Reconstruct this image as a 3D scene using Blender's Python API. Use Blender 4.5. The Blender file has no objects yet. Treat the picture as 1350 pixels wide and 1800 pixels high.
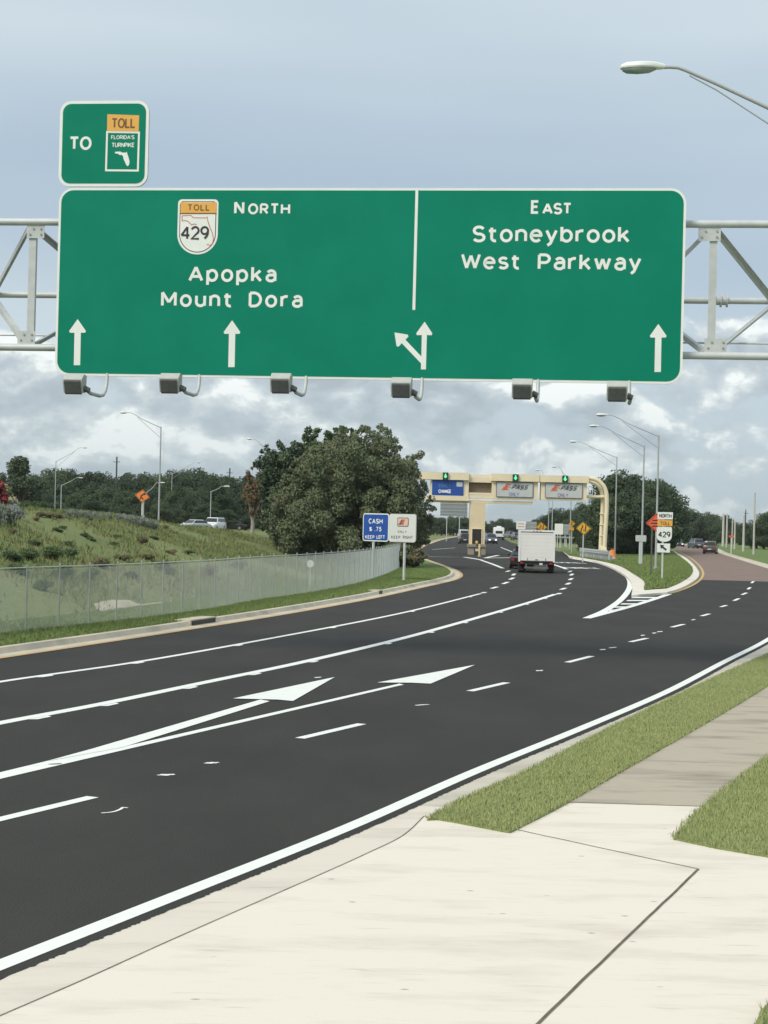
import bpy, math, random
import numpy as np
from mathutils import Vector, Matrix
from mathutils.geometry import tessellate_polygon
random.seed(7); rng = np.random.default_rng(7)
SC = bpy.context.scene
COL = SC.collection
R = math.radians
# ------------------------------------------------------------------ camera, world, sun, exposure
CAMZ, FPX, ROLL, HORY = 3.15, 3000.0, R(1.4), 920.0      # metres above the road; focal length in photo pixels; roll; horizon row
cam = bpy.data.cameras.new('camera'); CAM = bpy.data.objects.new('camera', cam); COL.objects.link(CAM); SC.camera = CAM
cam.sensor_fit = 'VERTICAL'; cam.sensor_height = 36.0; cam.lens = 36.0*FPX/1800.0
cam.clip_start = 0.2; cam.clip_end = 20000
PITCH = math.atan((HORY-900)/FPX)
_fw = Vector((0, math.cos(PITCH), math.sin(PITCH)))
_r0 = Vector((1, 0, 0)); _u0 = _r0.cross(_fw)
_rt = _r0*math.cos(ROLL) + _u0*math.sin(ROLL)
_up = _rt.cross(_fw)
_M = Matrix((_rt, _up, -_fw)).transposed()
CAM.matrix_world = Matrix.Translation((0, 0, CAMZ)) @ _M.to_4x4()
CPOS = Vector((0, 0, CAMZ))
def ray(px, py):
    return _fw + _rt*((px-675)/FPX) + _up*((900-py)/FPX)
def G(px, py, z=0.0):                                   # where the sight line through a photo pixel meets the level z
    d = ray(px, py); t = (z-CAMZ)/d.z
    return CPOS + d*t
def PY(px, py, y):                                      # ... meets the upright plane at distance y
    d = ray(px, py); return CPOS + d*(y/d.y)
def yh(px): return HORY + math.tan(ROLL)*(px-675)

SUN_DIR = Vector((6.0, 6.2, -8.6)).normalized()
sl = bpy.data.lights.new('sun', 'SUN'); SUN = bpy.data.objects.new('sun', sl); COL.objects.link(SUN)
sl.energy = 1.85; sl.angle = R(22.0); sl.color = (1.0, 0.93, 0.80)
SUN.rotation_euler = SUN_DIR.to_track_quat('-Z', 'Y').to_euler(); SUN.location = (-30, -30, 60)
SC.view_settings.view_transform = 'Standard'; SC.view_settings.look = 'None'
SC.view_settings.gamma = 1.0; SC.view_settings.exposure = 0.42
SC.render.film_transparent = False
SC.cycles.max_bounces = 6; SC.cycles.transparent_max_bounces = 8

class NT:                                               # small helper to write node trees
    def __init__(s, nt): s.nt = nt
    def n(s, t, ins=None, **kw):
        nd = s.nt.nodes.new(t)
        for k, v in kw.items(): setattr(nd, k, v)
        for k, v in (ins or {}).items():
            if isinstance(v, bpy.types.NodeSocket): s.nt.links.new(v, nd.inputs[k])
            else: nd.inputs[k].default_value = v
        return nd
    def m(s, op, a, b=0.0, c=None, clamp=False):
        ins = {0: a, 1: b}
        if c is not None: ins[2] = c
        return s.n('ShaderNodeMath', ins, operation=op, use_clamp=clamp).outputs[0]
    def ramp(s, fac, stops, interp='LINEAR'):
        nd = s.n('ShaderNodeValToRGB', {0: fac}); cr = nd.color_ramp; cr.interpolation = interp
        while len(cr.elements) < len(stops): cr.elements.new(0.5)
        for e, (p, c) in zip(cr.elements, stops):
            e.position = p; e.color = (c, c, c, 1) if not hasattr(c, '__len__') else (*c[:3], 1)
        return nd.outputs[0]
    def mix(s, fac, a, b, blend='MIX'):
        nd = s.n('ShaderNodeMix', data_type='RGBA', blend_type=blend)
        for k, v in ((0, fac), (6, a), (7, b)):
            if isinstance(v, bpy.types.NodeSocket): s.nt.links.new(v, nd.inputs[k])
            else: nd.inputs[k].default_value = v if k == 0 else (*v[:3], 1)
        return nd.outputs[2]
    def noise(s, vec, scale, detail=3, rough=0.5, dist=0.0):
        ins = {'Scale': scale, 'Detail': detail, 'Roughness': rough, 'Distortion': dist}
        if vec is not None: ins['Vector'] = vec
        return s.n('ShaderNodeTexNoise', ins).outputs[0]

W = bpy.data.worlds.new('World'); SC.world = W; W.use_nodes = True
W.node_tree.nodes.clear(); t = NT(W.node_tree)
tc = t.n('ShaderNodeTexCoord').outputs['Generated']
sep = t.n('ShaderNodeSeparateXYZ', {0: tc})
az = t.m('ARCTAN2', sep.outputs[0], sep.outputs[1]); el = t.m('ARCSINE', sep.outputs[2])
sky = t.n('ShaderNodeTexSky', sky_type='NISHITA', sun_disc=False)
sky.sun_elevation = math.asin(-SUN_DIR.z); sky.sun_rotation = math.atan2(-SUN_DIR.x, -SUN_DIR.y)
sky.air_density = 1.2; sky.dust_density = 2.0
skyc = t.mix(1.0, sky.outputs[0], (0.10, 0.10, 0.10), 'MULTIPLY')
def pvec(dx, dy, kx=1.0, ky=1.5):
    return t.n('ShaderNodeCombineXYZ', {0: t.m('ADD', t.m('MULTIPLY', az, kx), dx), 1: t.m('ADD', t.m('MULTIPLY', el, ky), dy), 2: 3.7}).outputs[0]
# high thin veil: smooth, blue-grey where it is thin
veil_n = t.noise(pvec(4.55, 2.3, 0.55, 2.3), 3.6, 3, 0.45, 0.3)
veil_g = t.ramp(t.m('MULTIPLY', el, 2.0), [(0.0, 0.55), (0.16, 0.55), (0.24, 0.52), (0.34, 0.28), (0.40, 0.22), (0.46, 0.45), (0.56, 0.95), (1.0, 1.0)])
veil_f = t.m('ADD', t.m('MULTIPLY', veil_g, 0.84), t.m('MULTIPLY', t.m('SUBTRACT', veil_n, 0.44), 1.0), clamp=True)
veil = t.mix(veil_f, (0.295, 0.380, 0.478), (0.54, 0.612, 0.640))
base = t.mix(0.92, skyc, veil)
# heaped clouds in the lower sky
c1 = t.noise(pvec(0.0, 0.0), 19.0, 8, 0.53, 0.15)
c1u = t.noise(pvec(-0.008, 0.020), 19.0, 8, 0.53, 0.15)
big = t.noise(pvec(2.0, 1.0, 1.0, 1.5), 5.0, 2, 0.5)
cover = t.ramp(t.m('MULTIPLY', el, 5.0), [(0.0, 0.68), (0.25, 0.67), (0.46, 0.62), (0.58, 0.44), (0.75, 0.24), (1.0, 0.14)])
dens = t.m('ADD', t.m('ADD', c1, t.m('MULTIPLY', t.m('SUBTRACT', big, 0.5), 0.6)), t.m('SUBTRACT', cover, 0.5))
mask = t.ramp(dens, [(0.44, 0.0), (0.56, 1.0)], 'EASE')
lit = t.m('ADD', t.m('MULTIPLY', t.m('SUBTRACT', c1, c1u), 4.4), t.m('MULTIPLY', t.m('SUBTRACT', 0.56, big), 1.0), clamp=False)
litc = t.ramp(t.m('ADD', lit, 0.42), [(0.0, (0.32, 0.375, 0.415)), (0.45, (0.395, 0.455, 0.49)), (0.75, (0.51, 0.565, 0.58)), (1.0, (0.73, 0.765, 0.755))])
cl = t.mix(t.m('MULTIPLY', mask, 0.9), base, litc)
low = t.ramp(t.m('MULTIPLY', el, 12.0), [(0.0, 0.75), (0.5, 0.30), (1.0, 0.0)])
cl = t.mix(low, cl, (0.33, 0.40, 0.425))
bg = t.n('ShaderNodeBackground', {0: cl, 1: 1.0})
t.nt.links.new(bg.outputs[0], t.n('ShaderNodeOutputWorld').inputs[0])

# ------------------------------------------------------------------ materials (all procedural)
MATS = {}
def mat(name, c1, c2=None, scale=6.0, rough=0.6, metal=0.0, bump=0.0, bscale=None, detail=4, spec=0.5, rnd=0.0, lo=0.35, hi=0.65, emit=None, stretch=None, coat=0.0):
    if name in MATS: return MATS[name]
    m = bpy.data.materials.new(name); m.use_nodes = True; nt = NT(m.node_tree)
    b = m.node_tree.nodes['Principled BSDF']
    L = m.node_tree.links
    c2 = c2 or tuple(x*0.86 for x in c1)
    tcn = nt.n('ShaderNodeTexCoord'); vec = tcn.outputs['Object']
    if stretch: vec = nt.n('ShaderNodeMapping', {0: vec, 3: stretch}).outputs[0]
    nz = nt.noise(vec, scale, detail, 0.6)
    f = nt.ramp(nz, [(lo, 0.0), (hi, 1.0)])
    col = nt.mix(f, c1, c2)
    if rnd:
        oi = nt.n('ShaderNodeObjectInfo').outputs['Random']
        k = nt.m('ADD', 1.0 - rnd, nt.m('MULTIPLY', oi, 2*rnd))
        kk = nt.n('ShaderNodeCombineXYZ', {0: nt.m('POWER', k, 1.4), 1: k, 2: k}).outputs[0]
        col = nt.mix(1.0, col, kk, 'MULTIPLY')
    L.new(col, b.inputs['Base Color'])
    b.inputs['Roughness'].default_value = rough; b.inputs['Metallic'].default_value = metal
    b.inputs['Specular IOR Level'].default_value = spec
    if coat: b.inputs['Coat Weight'].default_value = coat
    if bump:
        h = nt.noise(vec, bscale or scale*4, 3, 0.6)
        bn = nt.n('ShaderNodeBump', {'Strength': bump, 'Distance': 0.02, 'Height': h})
        L.new(bn.outputs[0], b.inputs['Normal'])
    if emit:
        b.inputs['Emission Color'].default_value = (*emit[:3], 1); b.inputs['Emission Strength'].default_value = emit[3]
    MATS[name] = m
    return m
def srgb(r, g, b):
    f = lambda v: (v/12.92 if v <= 0.04045 else ((v+0.055)/1.055)**2.4)
    return (f(r/255), f(g/255), f(b/255))

# ------------------------------------------------------------------ mesh helpers
class MB:
    def __init__(s): s.v = []; s.f = []; s.mi = []
    def add(s, verts, faces, mi=0):
        o = len(s.v); s.v.extend([tuple(p) for p in verts])
        for f in faces: s.f.append(tuple(i+o for i in f)); s.mi.append(mi)
        return s
    def box(s, lo, hi, mi=0, rz=0.0, piv=None):
        x0, y0, z0 = lo; x1, y1, z1 = hi
        v = [Vector(p) for p in ((x0,y0,z0),(x1,y0,z0),(x1,y1,z0),(x0,y1,z0),(x0,y0,z1),(x1,y0,z1),(x1,y1,z1),(x0,y1,z1))]
        if rz:
            c = Vector(piv) if piv else Vector(((x0+x1)/2, (y0+y1)/2, 0)); m = Matrix.Rotation(rz, 3, 'Z')
            v = [m @ (p-c) + c for p in v]
        return s.add(v, [(0,3,2,1),(4,5,6,7),(0,1,5,4),(1,2,6,5),(2,3,7,6),(3,0,4,7)], mi)
    def obox(s, o, ax, ay, az, mi=0):                     # box from a corner and three edge vectors
        o, ax, ay, az = map(Vector, (o, ax, ay, az))
        v = [o, o+ax, o+ax+ay, o+ay, o+az, o+ax+az, o+ax+ay+az, o+ay+az]
        return s.add(v, [(0,3,2,1),(4,5,6,7),(0,1,5,4),(1,2,6,5),(2,3,7,6),(3,0,4,7)], mi)
    def cyl(s, a, b, r0, r1=None, n=10, caps=True, mi=0):
        a, b = Vector(a), Vector(b); r1 = r0 if r1 is None else r1
        d = (b-a).normalized(); x = d.orthogonal().normalized(); y = d.cross(x)
        v = []
        for p, r in ((a, r0), (b, r1)):
            for i in range(n):
                q = 2*math.pi*i/n; v.append(p + x*(math.cos(q)*r) + y*(math.sin(q)*r))
        f = [(i, (i+1) % n, n+(i+1) % n, n+i) for i in range(n)]
        if caps: f += [tuple(range(n-1, -1, -1)), tuple(range(n, 2*n))]
        return s.add(v, f, mi)
    def tube(s, pts, rad, n=10, mi=0):
        pts = [Vector(p) for p in pts]; rad = rad if hasattr(rad, '__len__') else [rad]*len(pts)
        v = []; up = None
        for i, p in enumerate(pts):
            d = (pts[min(i+1, len(pts)-1)] - pts[max(i-1, 0)]).normalized()
            if up is None: up = d.orthogonal().normalized()
            up = (up - d*up.dot(d)).normalized(); y = d.cross(up)
            for k in range(n):
                q = 2*math.pi*k/n; v.append(p + up*(math.cos(q)*rad[i]) + y*(math.sin(q)*rad[i]))
        f = [(i*n+k, i*n+(k+1) % n, (i+1)*n+(k+1) % n, (i+1)*n+k) for i in range(len(pts)-1) for k in range(n)]
        f += [tuple(range(n-1, -1, -1)), tuple(range((len(pts)-1)*n, len(pts)*n))]
        return s.add(v, f, mi)
    def loft(s, rings, caps=True, mi=0):
        n = len(rings[0]); v = [p for r in rings for p in r]
        f = [(i*n+k, i*n+(k+1) % n, (i+1)*n+(k+1) % n, (i+1)*n+k) for i in range(len(rings)-1) for k in range(n)]
        if caps: f += [tuple(range(n-1, -1, -1)), tuple(range((len(rings)-1)*n, len(rings)*n))]
        return s.add(v, f, mi)
    def poly(s, pts, mi=0):                               # filled outline, any shape
        pts = [Vector(p) for p in pts]
        tr = tessellate_polygon([pts])
        fs = []
        for a, b, c in tr:
            nn = (pts[b]-pts[a]).cross(pts[c]-pts[a])
            fs.append((a, b, c) if nn.z >= 0 else (a, c, b))
        return s.add(pts, fs, mi)
    def prism(s, pts, off, mi=0):                         # outline swept by a vector
        pts = [Vector(p) for p in pts]; off = Vector(off); n = len(pts)
        tr = [tuple(x) for x in tessellate_polygon([pts])]
        s.add(pts + [p+off for p in pts], tr + [(c+n, b+n, a+n) for a, b, c in tr] + [(i, (i+1) % n, n+(i+1) % n, n+i) for i in range(n)], mi)
        return s
    def lathe(s, c, prof, n=16, mi=0):                    # (radius, z) profile about a vertical axis
        c = Vector(c); v = []
        for r, z in prof:
            for k in range(n):
                q = 2*math.pi*k/n; v.append(c + Vector((math.cos(q)*r, math.sin(q)*r, z)))
        f = [(i*n+k, i*n+(k+1) % n, (i+1)*n+(k+1) % n, (i+1)*n+k) for i in range(len(prof)-1) for k in range(n)]
        f += [tuple(range(n-1, -1, -1)), tuple(range((len(prof)-1)*n, len(prof)*n))]
        return s.add(v, f, mi)
    def build(s, name, mats, parent=None, smooth=False, world=False, fixn=False):
        me = bpy.data.meshes.new(name)
        v = s.v
        if world and parent is not None:
            l = ROOTLOC[parent.name]; v = [(p[0]-l.x, p[1]-l.y, p[2]-l.z) for p in v]
        me.from_pydata(v, [], s.f)
        for m in (mats if isinstance(mats, (list, tuple)) else [mats]): me.materials.append(m)
        if len(me.materials) > 1: me.polygons.foreach_set('material_index', s.mi)
        if fixn:
            import bmesh
            bm = bmesh.new(); bm.from_mesh(me); bmesh.ops.recalc_face_normals(bm, faces=bm.faces); bm.to_mesh(me); bm.free()
        if smooth:
            me.polygons.foreach_set('use_smooth', [True]*len(me.polygons))
            try: me.set_sharp_from_angle(angle=R(40))
            except Exception: pass
        me.update()
        o = bpy.data.objects.new(name, me); COL.objects.link(o)
        if parent is not None: o.parent = parent
        return o
ROOTLOC = {}
def tag(o, label=None, cat=None, group=None, kind=None):
    if label: o['label'] = label
    if cat: o['category'] = cat
    if group: o['group'] = group
    if kind: o['kind'] = kind
    return o
def thing(name, loc, label, cat, group=None, rz=0.0):
    o = bpy.data.objects.new(name, None); COL.objects.link(o); o.location = loc; o.rotation_euler = (0, 0, rz)
    o.empty_display_size = 0.3
    ROOTLOC[o.name] = Vector(loc)
    return tag(o, label, cat, group)
def struct(name, mb, m, smooth=False):
    return tag(mb.build(name, m, smooth=smooth), kind='structure')
def spline(pts, k=8):                                    # Catmull-Rom through the points
    P = [Vector(p) for p in pts]; out = []
    for i in range(len(P)-1):
        p0 = P[i-1] if i else P[0]*2-P[1]; p1, p2 = P[i], P[i+1]; p3 = P[i+2] if i+2 < len(P) else P[-1]*2-P[-2]
        l0, l1, l2 = (p1-p0).length**.5, (p2-p1).length**.5, (p3-p2).length**.5
        l0 = max(l0, 1e-4); l1 = max(l1, 1e-4); l2 = max(l2, 1e-4)
        t0, t1, t2, t3 = 0, l0, l0+l1, l0+l1+l2
        for j in range(k):
            q = t1 + (t2-t1)*j/k
            A1 = p0*((t1-q)/(t1-t0)) + p1*((q-t0)/(t1-t0)); A2 = p1*((t2-q)/(t2-t1)) + p2*((q-t1)/(t2-t1)); A3 = p2*((t3-q)/(t3-t2)) + p3*((q-t2)/(t3-t2))
            B1 = A1*((t2-q)/(t2-t0)) + A2*((q-t0)/(t2-t0)); B2 = A2*((t3-q)/(t3-t1)) + A3*((q-t1)/(t3-t1))
            out.append(B1*((t2-q)/(t2-t1)) + B2*((q-t1)/(t2-t1)))
    out.append(P[-1]); return out
def offset(pts, d):                                      # shift a ground line to its left (+) or right (-)
    out = []
    for i, p in enumerate(pts):
        a, b = pts[max(i-1, 0)], pts[min(i+1, len(pts)-1)]
        e = (b-a).normalized(); out.append(p + Vector((-e.y, e.x, 0))*d)
    return out
def sweep(mb, pts, prof, mi=0):                          # profile of (offset to the left, height) along a ground line
    n = len(prof); v = []
    cols = [offset(pts, o) for o, z in prof]
    for i in range(len(pts)):
        for k, (o, z) in enumerate(prof): q = cols[k][i]; v.append((q.x, q.y, q.z+z))
    f = [(i*n+k, i*n+k+1, (i+1)*n+k+1, (i+1)*n+k) for i in range(len(pts)-1) for k in range(n-1)]
    f = [tuple(reversed(x)) if prof[0][0] < prof[-1][0] else x for x in f]
    return mb.add(v, f, mi)
def stripe(mb, pts, w, z=0.004):
    return sweep(mb, pts, [(w/2, z), (-w/2, z)])
def gl(px, z=0.0, k=8): return spline([G(x, y, z) for x, y in px], k)

# ------------------------------------------------------------------ road-sign lettering drawn as strokes
def arc(cx, cy, rx, ry, a0, a1, n=14):
    return [(cx+rx*math.cos(R(a0+(a1-a0)*i/n)), cy+ry*math.sin(R(a0+(a1-a0)*i/n))) for i in range(n+1)]
GLY = {
 'A': (.78, [[(0,0),(.39,1)],[(.39,1),(.78,0)],[(.13,.30),(.65,.30)]]),
 'C': (.66, [arc(.38,.5,.38,.5,48,312,22)]),
 'D': (.68, [[(0,0),(0,1)],[(0,1),(.26,1)]+arc(.26,.5,.42,.5,90,-90)+[(0,0)]]),
 'E': (.54, [[(.54,1),(0,1),(0,0),(.54,0)],[(0,.52),(.47,.52)]]),
 'F': (.52, [[(.52,1),(0,1),(0,0)],[(0,.50),(.45,.50)]]),
 'H': (.68, [[(0,0),(0,1)],[(.68,0),(.68,1)],[(0,.52),(.68,.52)]]),
 'I': (.0, [[(0,0),(0,1)]]),
 'K': (.66, [[(0,0),(0,1)],[(.62,1),(0,.36)],[(.22,.58),(.66,0)]]),
 'L': (.50, [[(0,1),(0,0),(.5,0)]]),
 'G': (.70, [arc(.38,.5,.38,.5,48,345,22),[(.74,.40),(.42,.42)]]),
 'M': (.84, [[(0,0),(0,1)],[(0,1),(.42,.25)],[(.42,.25),(.84,1)],[(.84,1),(.84,0)]]),
 'N': (.68, [[(0,0),(0,1)],[(0,1),(.68,0)],[(.68,0),(.68,1)]]),
 'O': (.76, [arc(.38,.5,.38,.5,0,360,28)]),
 'P': (.60, [[(0,0),(0,1)],[(0,1),(.32,1)]+arc(.32,.72,.28,.28,90,-90,10)+[(0,.44)]]),
 'R': (.62, [[(0,0),(0,1)],[(0,1),(.32,1)]+arc(.32,.73,.28,.27,90,-90,10)+[(0,.46)],[(.30,.46),(.62,0)]]),
 'S': (.62, [arc(.31,.745,.29,.255,25,265,14)+arc(.31,.245,.31,.255,80,-155,14)]),
 'T': (.64, [[(0,1),(.64,1)],[(.32,1),(.32,0)]]),
 'U': (.66, [[(0,1),(0,.33)]+arc(.33,.33,.33,.33,180,360)+[(.66,1)]]),
 'V': (.72, [[(0,1),(.36,0)],[(.36,0),(.72,1)]]),
 'W': (1.06, [[(0,1),(.27,0)],[(.27,0),(.53,.92)],[(.53,.92),(.79,0)],[(.79,0),(1.06,1)]]),
 'X': (.68, [[(0,0),(.68,1)],[(0,1),(.68,0)]]),
 'Y': (.70, [[(0,1),(.35,.45)],[(.70,1),(.35,.45)],[(.35,.48),(.35,0)]]),
 '2': (.58, [arc(.29,.71,.28,.29,165,-35,14)+[(0,0),(.60,0)]]),
 '4': (.64, [[(.48,0),(.48,1)],[(.48,1),(0,.30)],[(0,.30),(.66,.30)]]),
 '5': (.58, [[(.54,1),(.10,1),(.05,.56)]+arc(.27,.33,.30,.33,130,-150,16)]),
 '7': (.56, [[(0,1),(.56,1),(.18,0)]]),
 '9': (.60, [arc(.29,.70,.28,.30,0,360,22),arc(.10,.62,.47,.62,15,-68,12)]),
 '$': (.60, [arc(.30,.72,.27,.21,25,265,14)+arc(.30,.28,.29,.23,80,-155,14),[(.30,1.08),(.30,-.08)]]),
 '.': (.04, [[(.02,-.03),(.02,.09)]]), "'": (.02, [[(.01,1),(.01,.74)]]), '-': (.30, [[(0,.46),(.30,.46)]]), ' ': (.30, []),
 'a': (.50, [arc(.27,.45,.23,.25,150,0,10)+[(.50,0)],[(.50,.41),(.24,.41)]+arc(.24,.205,.22,.205,90,270,12)+[(.34,0),(.50,.12)]]),
 'b': (.54, [[(0,0),(0,1.02)],arc(.27,.35,.27,.35,0,360,24)]),
 'e': (.56, [[(.0,.37),(.55,.37)]+arc(.28,.35,.28,.35,6,318,22)]),
 'k': (.50, [[(0,0),(0,1.02)],[(.46,.70),(0,.24)],[(.17,.42),(.50,0)]]),
 'n': (.50, [[(0,0),(0,.70)],[(0,.44)]+arc(.25,.45,.25,.25,165,0,10)+[(.50,0)]]),
 'o': (.56, [arc(.28,.35,.28,.35,0,360,24)]),
 'p': (.54, [[(0,-.30),(0,.70)],arc(.27,.35,.27,.35,0,360,24)]),
 'r': (.32, [[(0,0),(0,.70)],[(0,.42)]+arc(.28,.42,.28,.27,175,75,8)]),
 's': (.46, [arc(.23,.525,.21,.175,25,265,12)+arc(.23,.175,.23,.175,80,-155,12)]),
 't': (.36, [[(.12,.95),(.12,.22)]+arc(.32,.22,.20,.22,180,285,8),[(-.04,.66),(.36,.66)]]),
 'u': (.50, [[(0,.70),(0,.26)]+arc(.25,.25,.25,.25,180,350,10),[(.50,.70),(.50,0)]]),
 'w': (.80, [[(0,.70),(.20,0)],[(.20,0),(.40,.66)],[(.40,.66),(.60,0)],[(.60,0),(.80,.70)]]),
 'y': (.54, [[(0,.70),(.28,.02)],[(.54,.70),(.22,-.14),(.06,-.28)]]),
}
for _c in 'abekoprstuwyn':
    _w, _st = GLY[_c]; GLY[_c] = (_w*1.06, [[(a*1.06, b*(1.09 if b < .72 else 1.0)) for a, b in l] for l in _st])
def ribbon(mb, pts, hw, put, k, mi=0):
    q = [pts[0]]
    for p in pts[1:]:
        if math.dist(p, q[-1]) > 1e-5: q.append(p)
    pts = q
    closed = len(pts) > 3 and math.dist(pts[0], pts[-1]) < 1e-6
    if closed: pts = pts[:-1]
    n = len(pts); L_, R_ = [], []
    for i in range(n):
        p = pts[i]
        a = pts[i-1] if (i or closed) else None; b = pts[(i+1) % n] if (i < n-1 or closed) else None
        def dirn(u, v):
            l = math.dist(u, v) or 1e-9; return ((v[0]-u[0])/l, (v[1]-u[1])/l)
        if a is None: d = dirn(p, b); m = (-d[1], d[0]); s = 1
        elif b is None: d = dirn(a, p); m = (-d[1], d[0]); s = 1
        else:
            d1, d2 = dirn(a, p), dirn(p, b)
            m = (-(d1[1]+d2[1]), d1[0]+d2[0]); l = math.hypot(*m) or 1e-9; m = (m[0]/l, m[1]/l)
            c = m[0]*-d1[1] + m[1]*d1[0]; s = min(1/max(c, .3), 1.42)
        L_.append(put(p[0]+m[0]*hw*s, p[1]+m[1]*hw*s, k)); R_.append(put(p[0]-m[0]*hw*s, p[1]-m[1]*hw*s, k))
    v = L_+R_
    f = [(i, n+i, n+(i+1) % n, (i+1) % n) for i in range(n if closed else n-1)]
    mb.add(v, f, mi)
def layout(s, gap=.30):
    x = 0; out = []
    for ch in s:
        w, st = GLY[ch]; out.append((x, st)); x += w+gap
    return out, x-gap
def text(mb, s, put, u0, v0, u1, h, sw=.17, gap=.30, mi=0):
    """letters from u0 to u1 wide, capitals h high, strokes sw*h thick; put(u, v, layer) gives the point in space"""
    sy = h*(1-sw)
    if len(s) > 1:                                       # letter spacing that keeps the letters' own proportions
        gw = sum(GLY[c][0] for c in s); gap = min(max(((u1-u0-sw*h)/(sy*1.2)-gw)/(len(s)-1), sw+.06), 1.2)
    lay, w = layout(s, gap)
    sx = (u1-u0-sw*h)/max(w, 1e-6); ox = u0+sw*h/2; sy = h*(1-sw); oy = v0+sw*h/2
    k = 0
    for x, st in lay:
        for line in st:
            k += 1
            ribbon(mb, [(ox+(x+a)*sx, oy+b*sy) for a, b in line], sw*h/2, put, k % 7, mi)
class Plane:                                             # an upright panel standing where two photo pixels show its ends
    def __init__(s, a, b):
        s.o = Vector((a.x, a.y, 0)); d = Vector((b.x-a.x, b.y-a.y, 0)); s.w = d.length; s.u = d/s.w
        s.n = Vector((s.u.y, -s.u.x, 0))                # towards the traffic that reads it
        if s.n.y > 0: s.n = -s.n
    def uv(s, px, py, off=0.0):
        d = ray(px, py); o = s.o + s.n*off
        q = (o-CPOS).dot(s.n)/d.dot(s.n); p = CPOS+d*q
        return (p-s.o).dot(s.u), p.z
    def at(s, u, v, off=0.0): return s.o + s.u*u + s.n*off + Vector((0, 0, v))
    def putter(s, off): return lambda u, v, k: s.at(u, v, off+k*0.0008)
def rrect(u0, v0, u1, v1, r, n=6):
    o = []
    for cx, cy, a in ((u1-r, v0+r, -90), (u1-r, v1-r, 0), (u0+r, v1-r, 90), (u0+r, v0+r, 180)):
        o += arc(cx, cy, r, r, a, a+90, n)
    return o

# ------------------------------------------------------------------ the setting: ground, roads, kerbs, markings
def sstep(a, b, x): 
    q = np.clip((x-a)/(b-a), 0, 1); return q*q*(3-2*q)
FENCE_PX = [(-260,1012),(-120,1004),(0,998),(145,993),(240,989.5),(360,984),(450,978),(545,973),(620,967.5),(677,960.5),(712,953.5)]
FENCE_H = 1.7
FENCE = [Vector((p.x, p.y, 0)) for p in (G(x, y, FENCE_H+0.1) for x, y in FENCE_PX)]
_fy = np.array([p.y for p in FENCE]); _fx = np.array([p.x for p in FENCE])
def fence_x(y): return np.interp(y, _fy, _fx) + np.where(y < _fy[0], (y-_fy[0])*0.235, 0) + np.where(y > _fy[-1], 0.02*(y-_fy[-1]), 0)
_cx = [-600,0,100,200,280,310,380,450,540,640,700,735,760]
_ch = [3.3,3.3,3.25,3.12,2.86,2.72,2.66,2.62,2.5,1.9,1.0,0.2,0.0]
def terrain(x, y):
    x = np.asarray(x, float); y = np.asarray(y, float)
    d = (fence_x(y)-x)*0.96                                # metres behind the fence
    a = 675+FPX*x/np.maximum(y, 20.0)
    hc = np.interp(a, _cx, _ch)
    hc = np.where(hc < 3.15, 3.15-(3.15-hc)*np.clip(y, 55, 215)/82.0, hc)
    far = np.interp(a, [-2000,660,735,760], [1.55,1.55,0.1,0.0])
    h = hc + (far-hc)*sstep(125, 215, y)
    s = sstep(2.0, 17.0, d)
    bump = 0.10*np.sin(x*0.9+y*0.23)*np.sin(y*0.31-x*0.2) + 0.06*np.sin(x*2.1-y*0.8)
    z = h*s + bump*s*sstep(180, 130, y)*1.2 - 0.25*np.exp(-((d-3.0)/1.6)**2)*sstep(110, 60, y)
    z = np.where(d > 0, z, 0.0)
    return z + np.where(d > 0.4, 0.06, -0.06)
def axis(segs):
    o = []
    for a, b, st in segs: o += list(np.arange(a, b, st))
    return np.array(o + [segs[-1][1]])
gx = axis([(-4000,-400,300),(-400,-100,20),(-100,-50,5),(-50,10,1.0),(10,60,10),(60,400,40),(400,4000,300)])
gy = axis([(-60,20,8),(20,160,1.6),(160,260,6),(260,700,30),(700,6000,300)])
XX, YY = np.meshgrid(gx, gy); ZZ = terrain(XX, YY)
gm = MB(); nx, ny = len(gx), len(gy)
gm.v = list(zip(XX.ravel().tolist(), YY.ravel().tolist(), ZZ.ravel().tolist()))
gm.f = [(j*nx+i, j*nx+i+1, (j+1)*nx+i+1, (j+1)*nx+i) for j in range(ny-1) for i in range(nx-1)]; gm.mi = [0]*len(gm.f)
def grass_mat(name, cs, sc=(0.35, 2.2, 14.0), bump=0.4):
    m = bpy.data.materials.new(name); m.use_nodes = True; nt = NT(m.node_tree); b = m.node_tree.nodes['Principled BSDF']
    vec = nt.n('ShaderNodeTexCoord').outputs['Object']
    vs = nt.n('ShaderNodeMapping', {0: vec, 2: (0, 0, R(-24)), 3: (1.0, 0.55, 1.0)}).outputs[0]
    a = nt.ramp(nt.noise(vs, sc[0], 4, 0.6), [(0.36, 0), (0.64, 1)])
    c = nt.ramp(nt.noise(vs, sc[1], 5, 0.65), [(0.34, 0), (0.68, 1)])
    f = nt.ramp(nt.noise(vec, sc[2], 3, 0.7), [(0.3, 0), (0.7, 1)])
    col = nt.mix(a, cs[0], cs[1]); col = nt.mix(nt.m('MULTIPLY', c, 0.7), col, cs[2]); col = nt.mix(nt.m('MULTIPLY', f, 0.45), col, cs[3])
    m.node_tree.links.new(col, b.inputs['Base Color']); b.inputs['Roughness'].default_value = 0.9; b.inputs['Specular IOR Level'].default_value = 0.15
    bn = nt.n('ShaderNodeBump', {'Strength': bump, 'Distance': 0.06, 'Height': nt.noise(vec, sc[2]*1.4, 3, 0.7)})
    m.node_tree.links.new(bn.outputs[0], b.inputs['Normal'])
    return m
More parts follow.
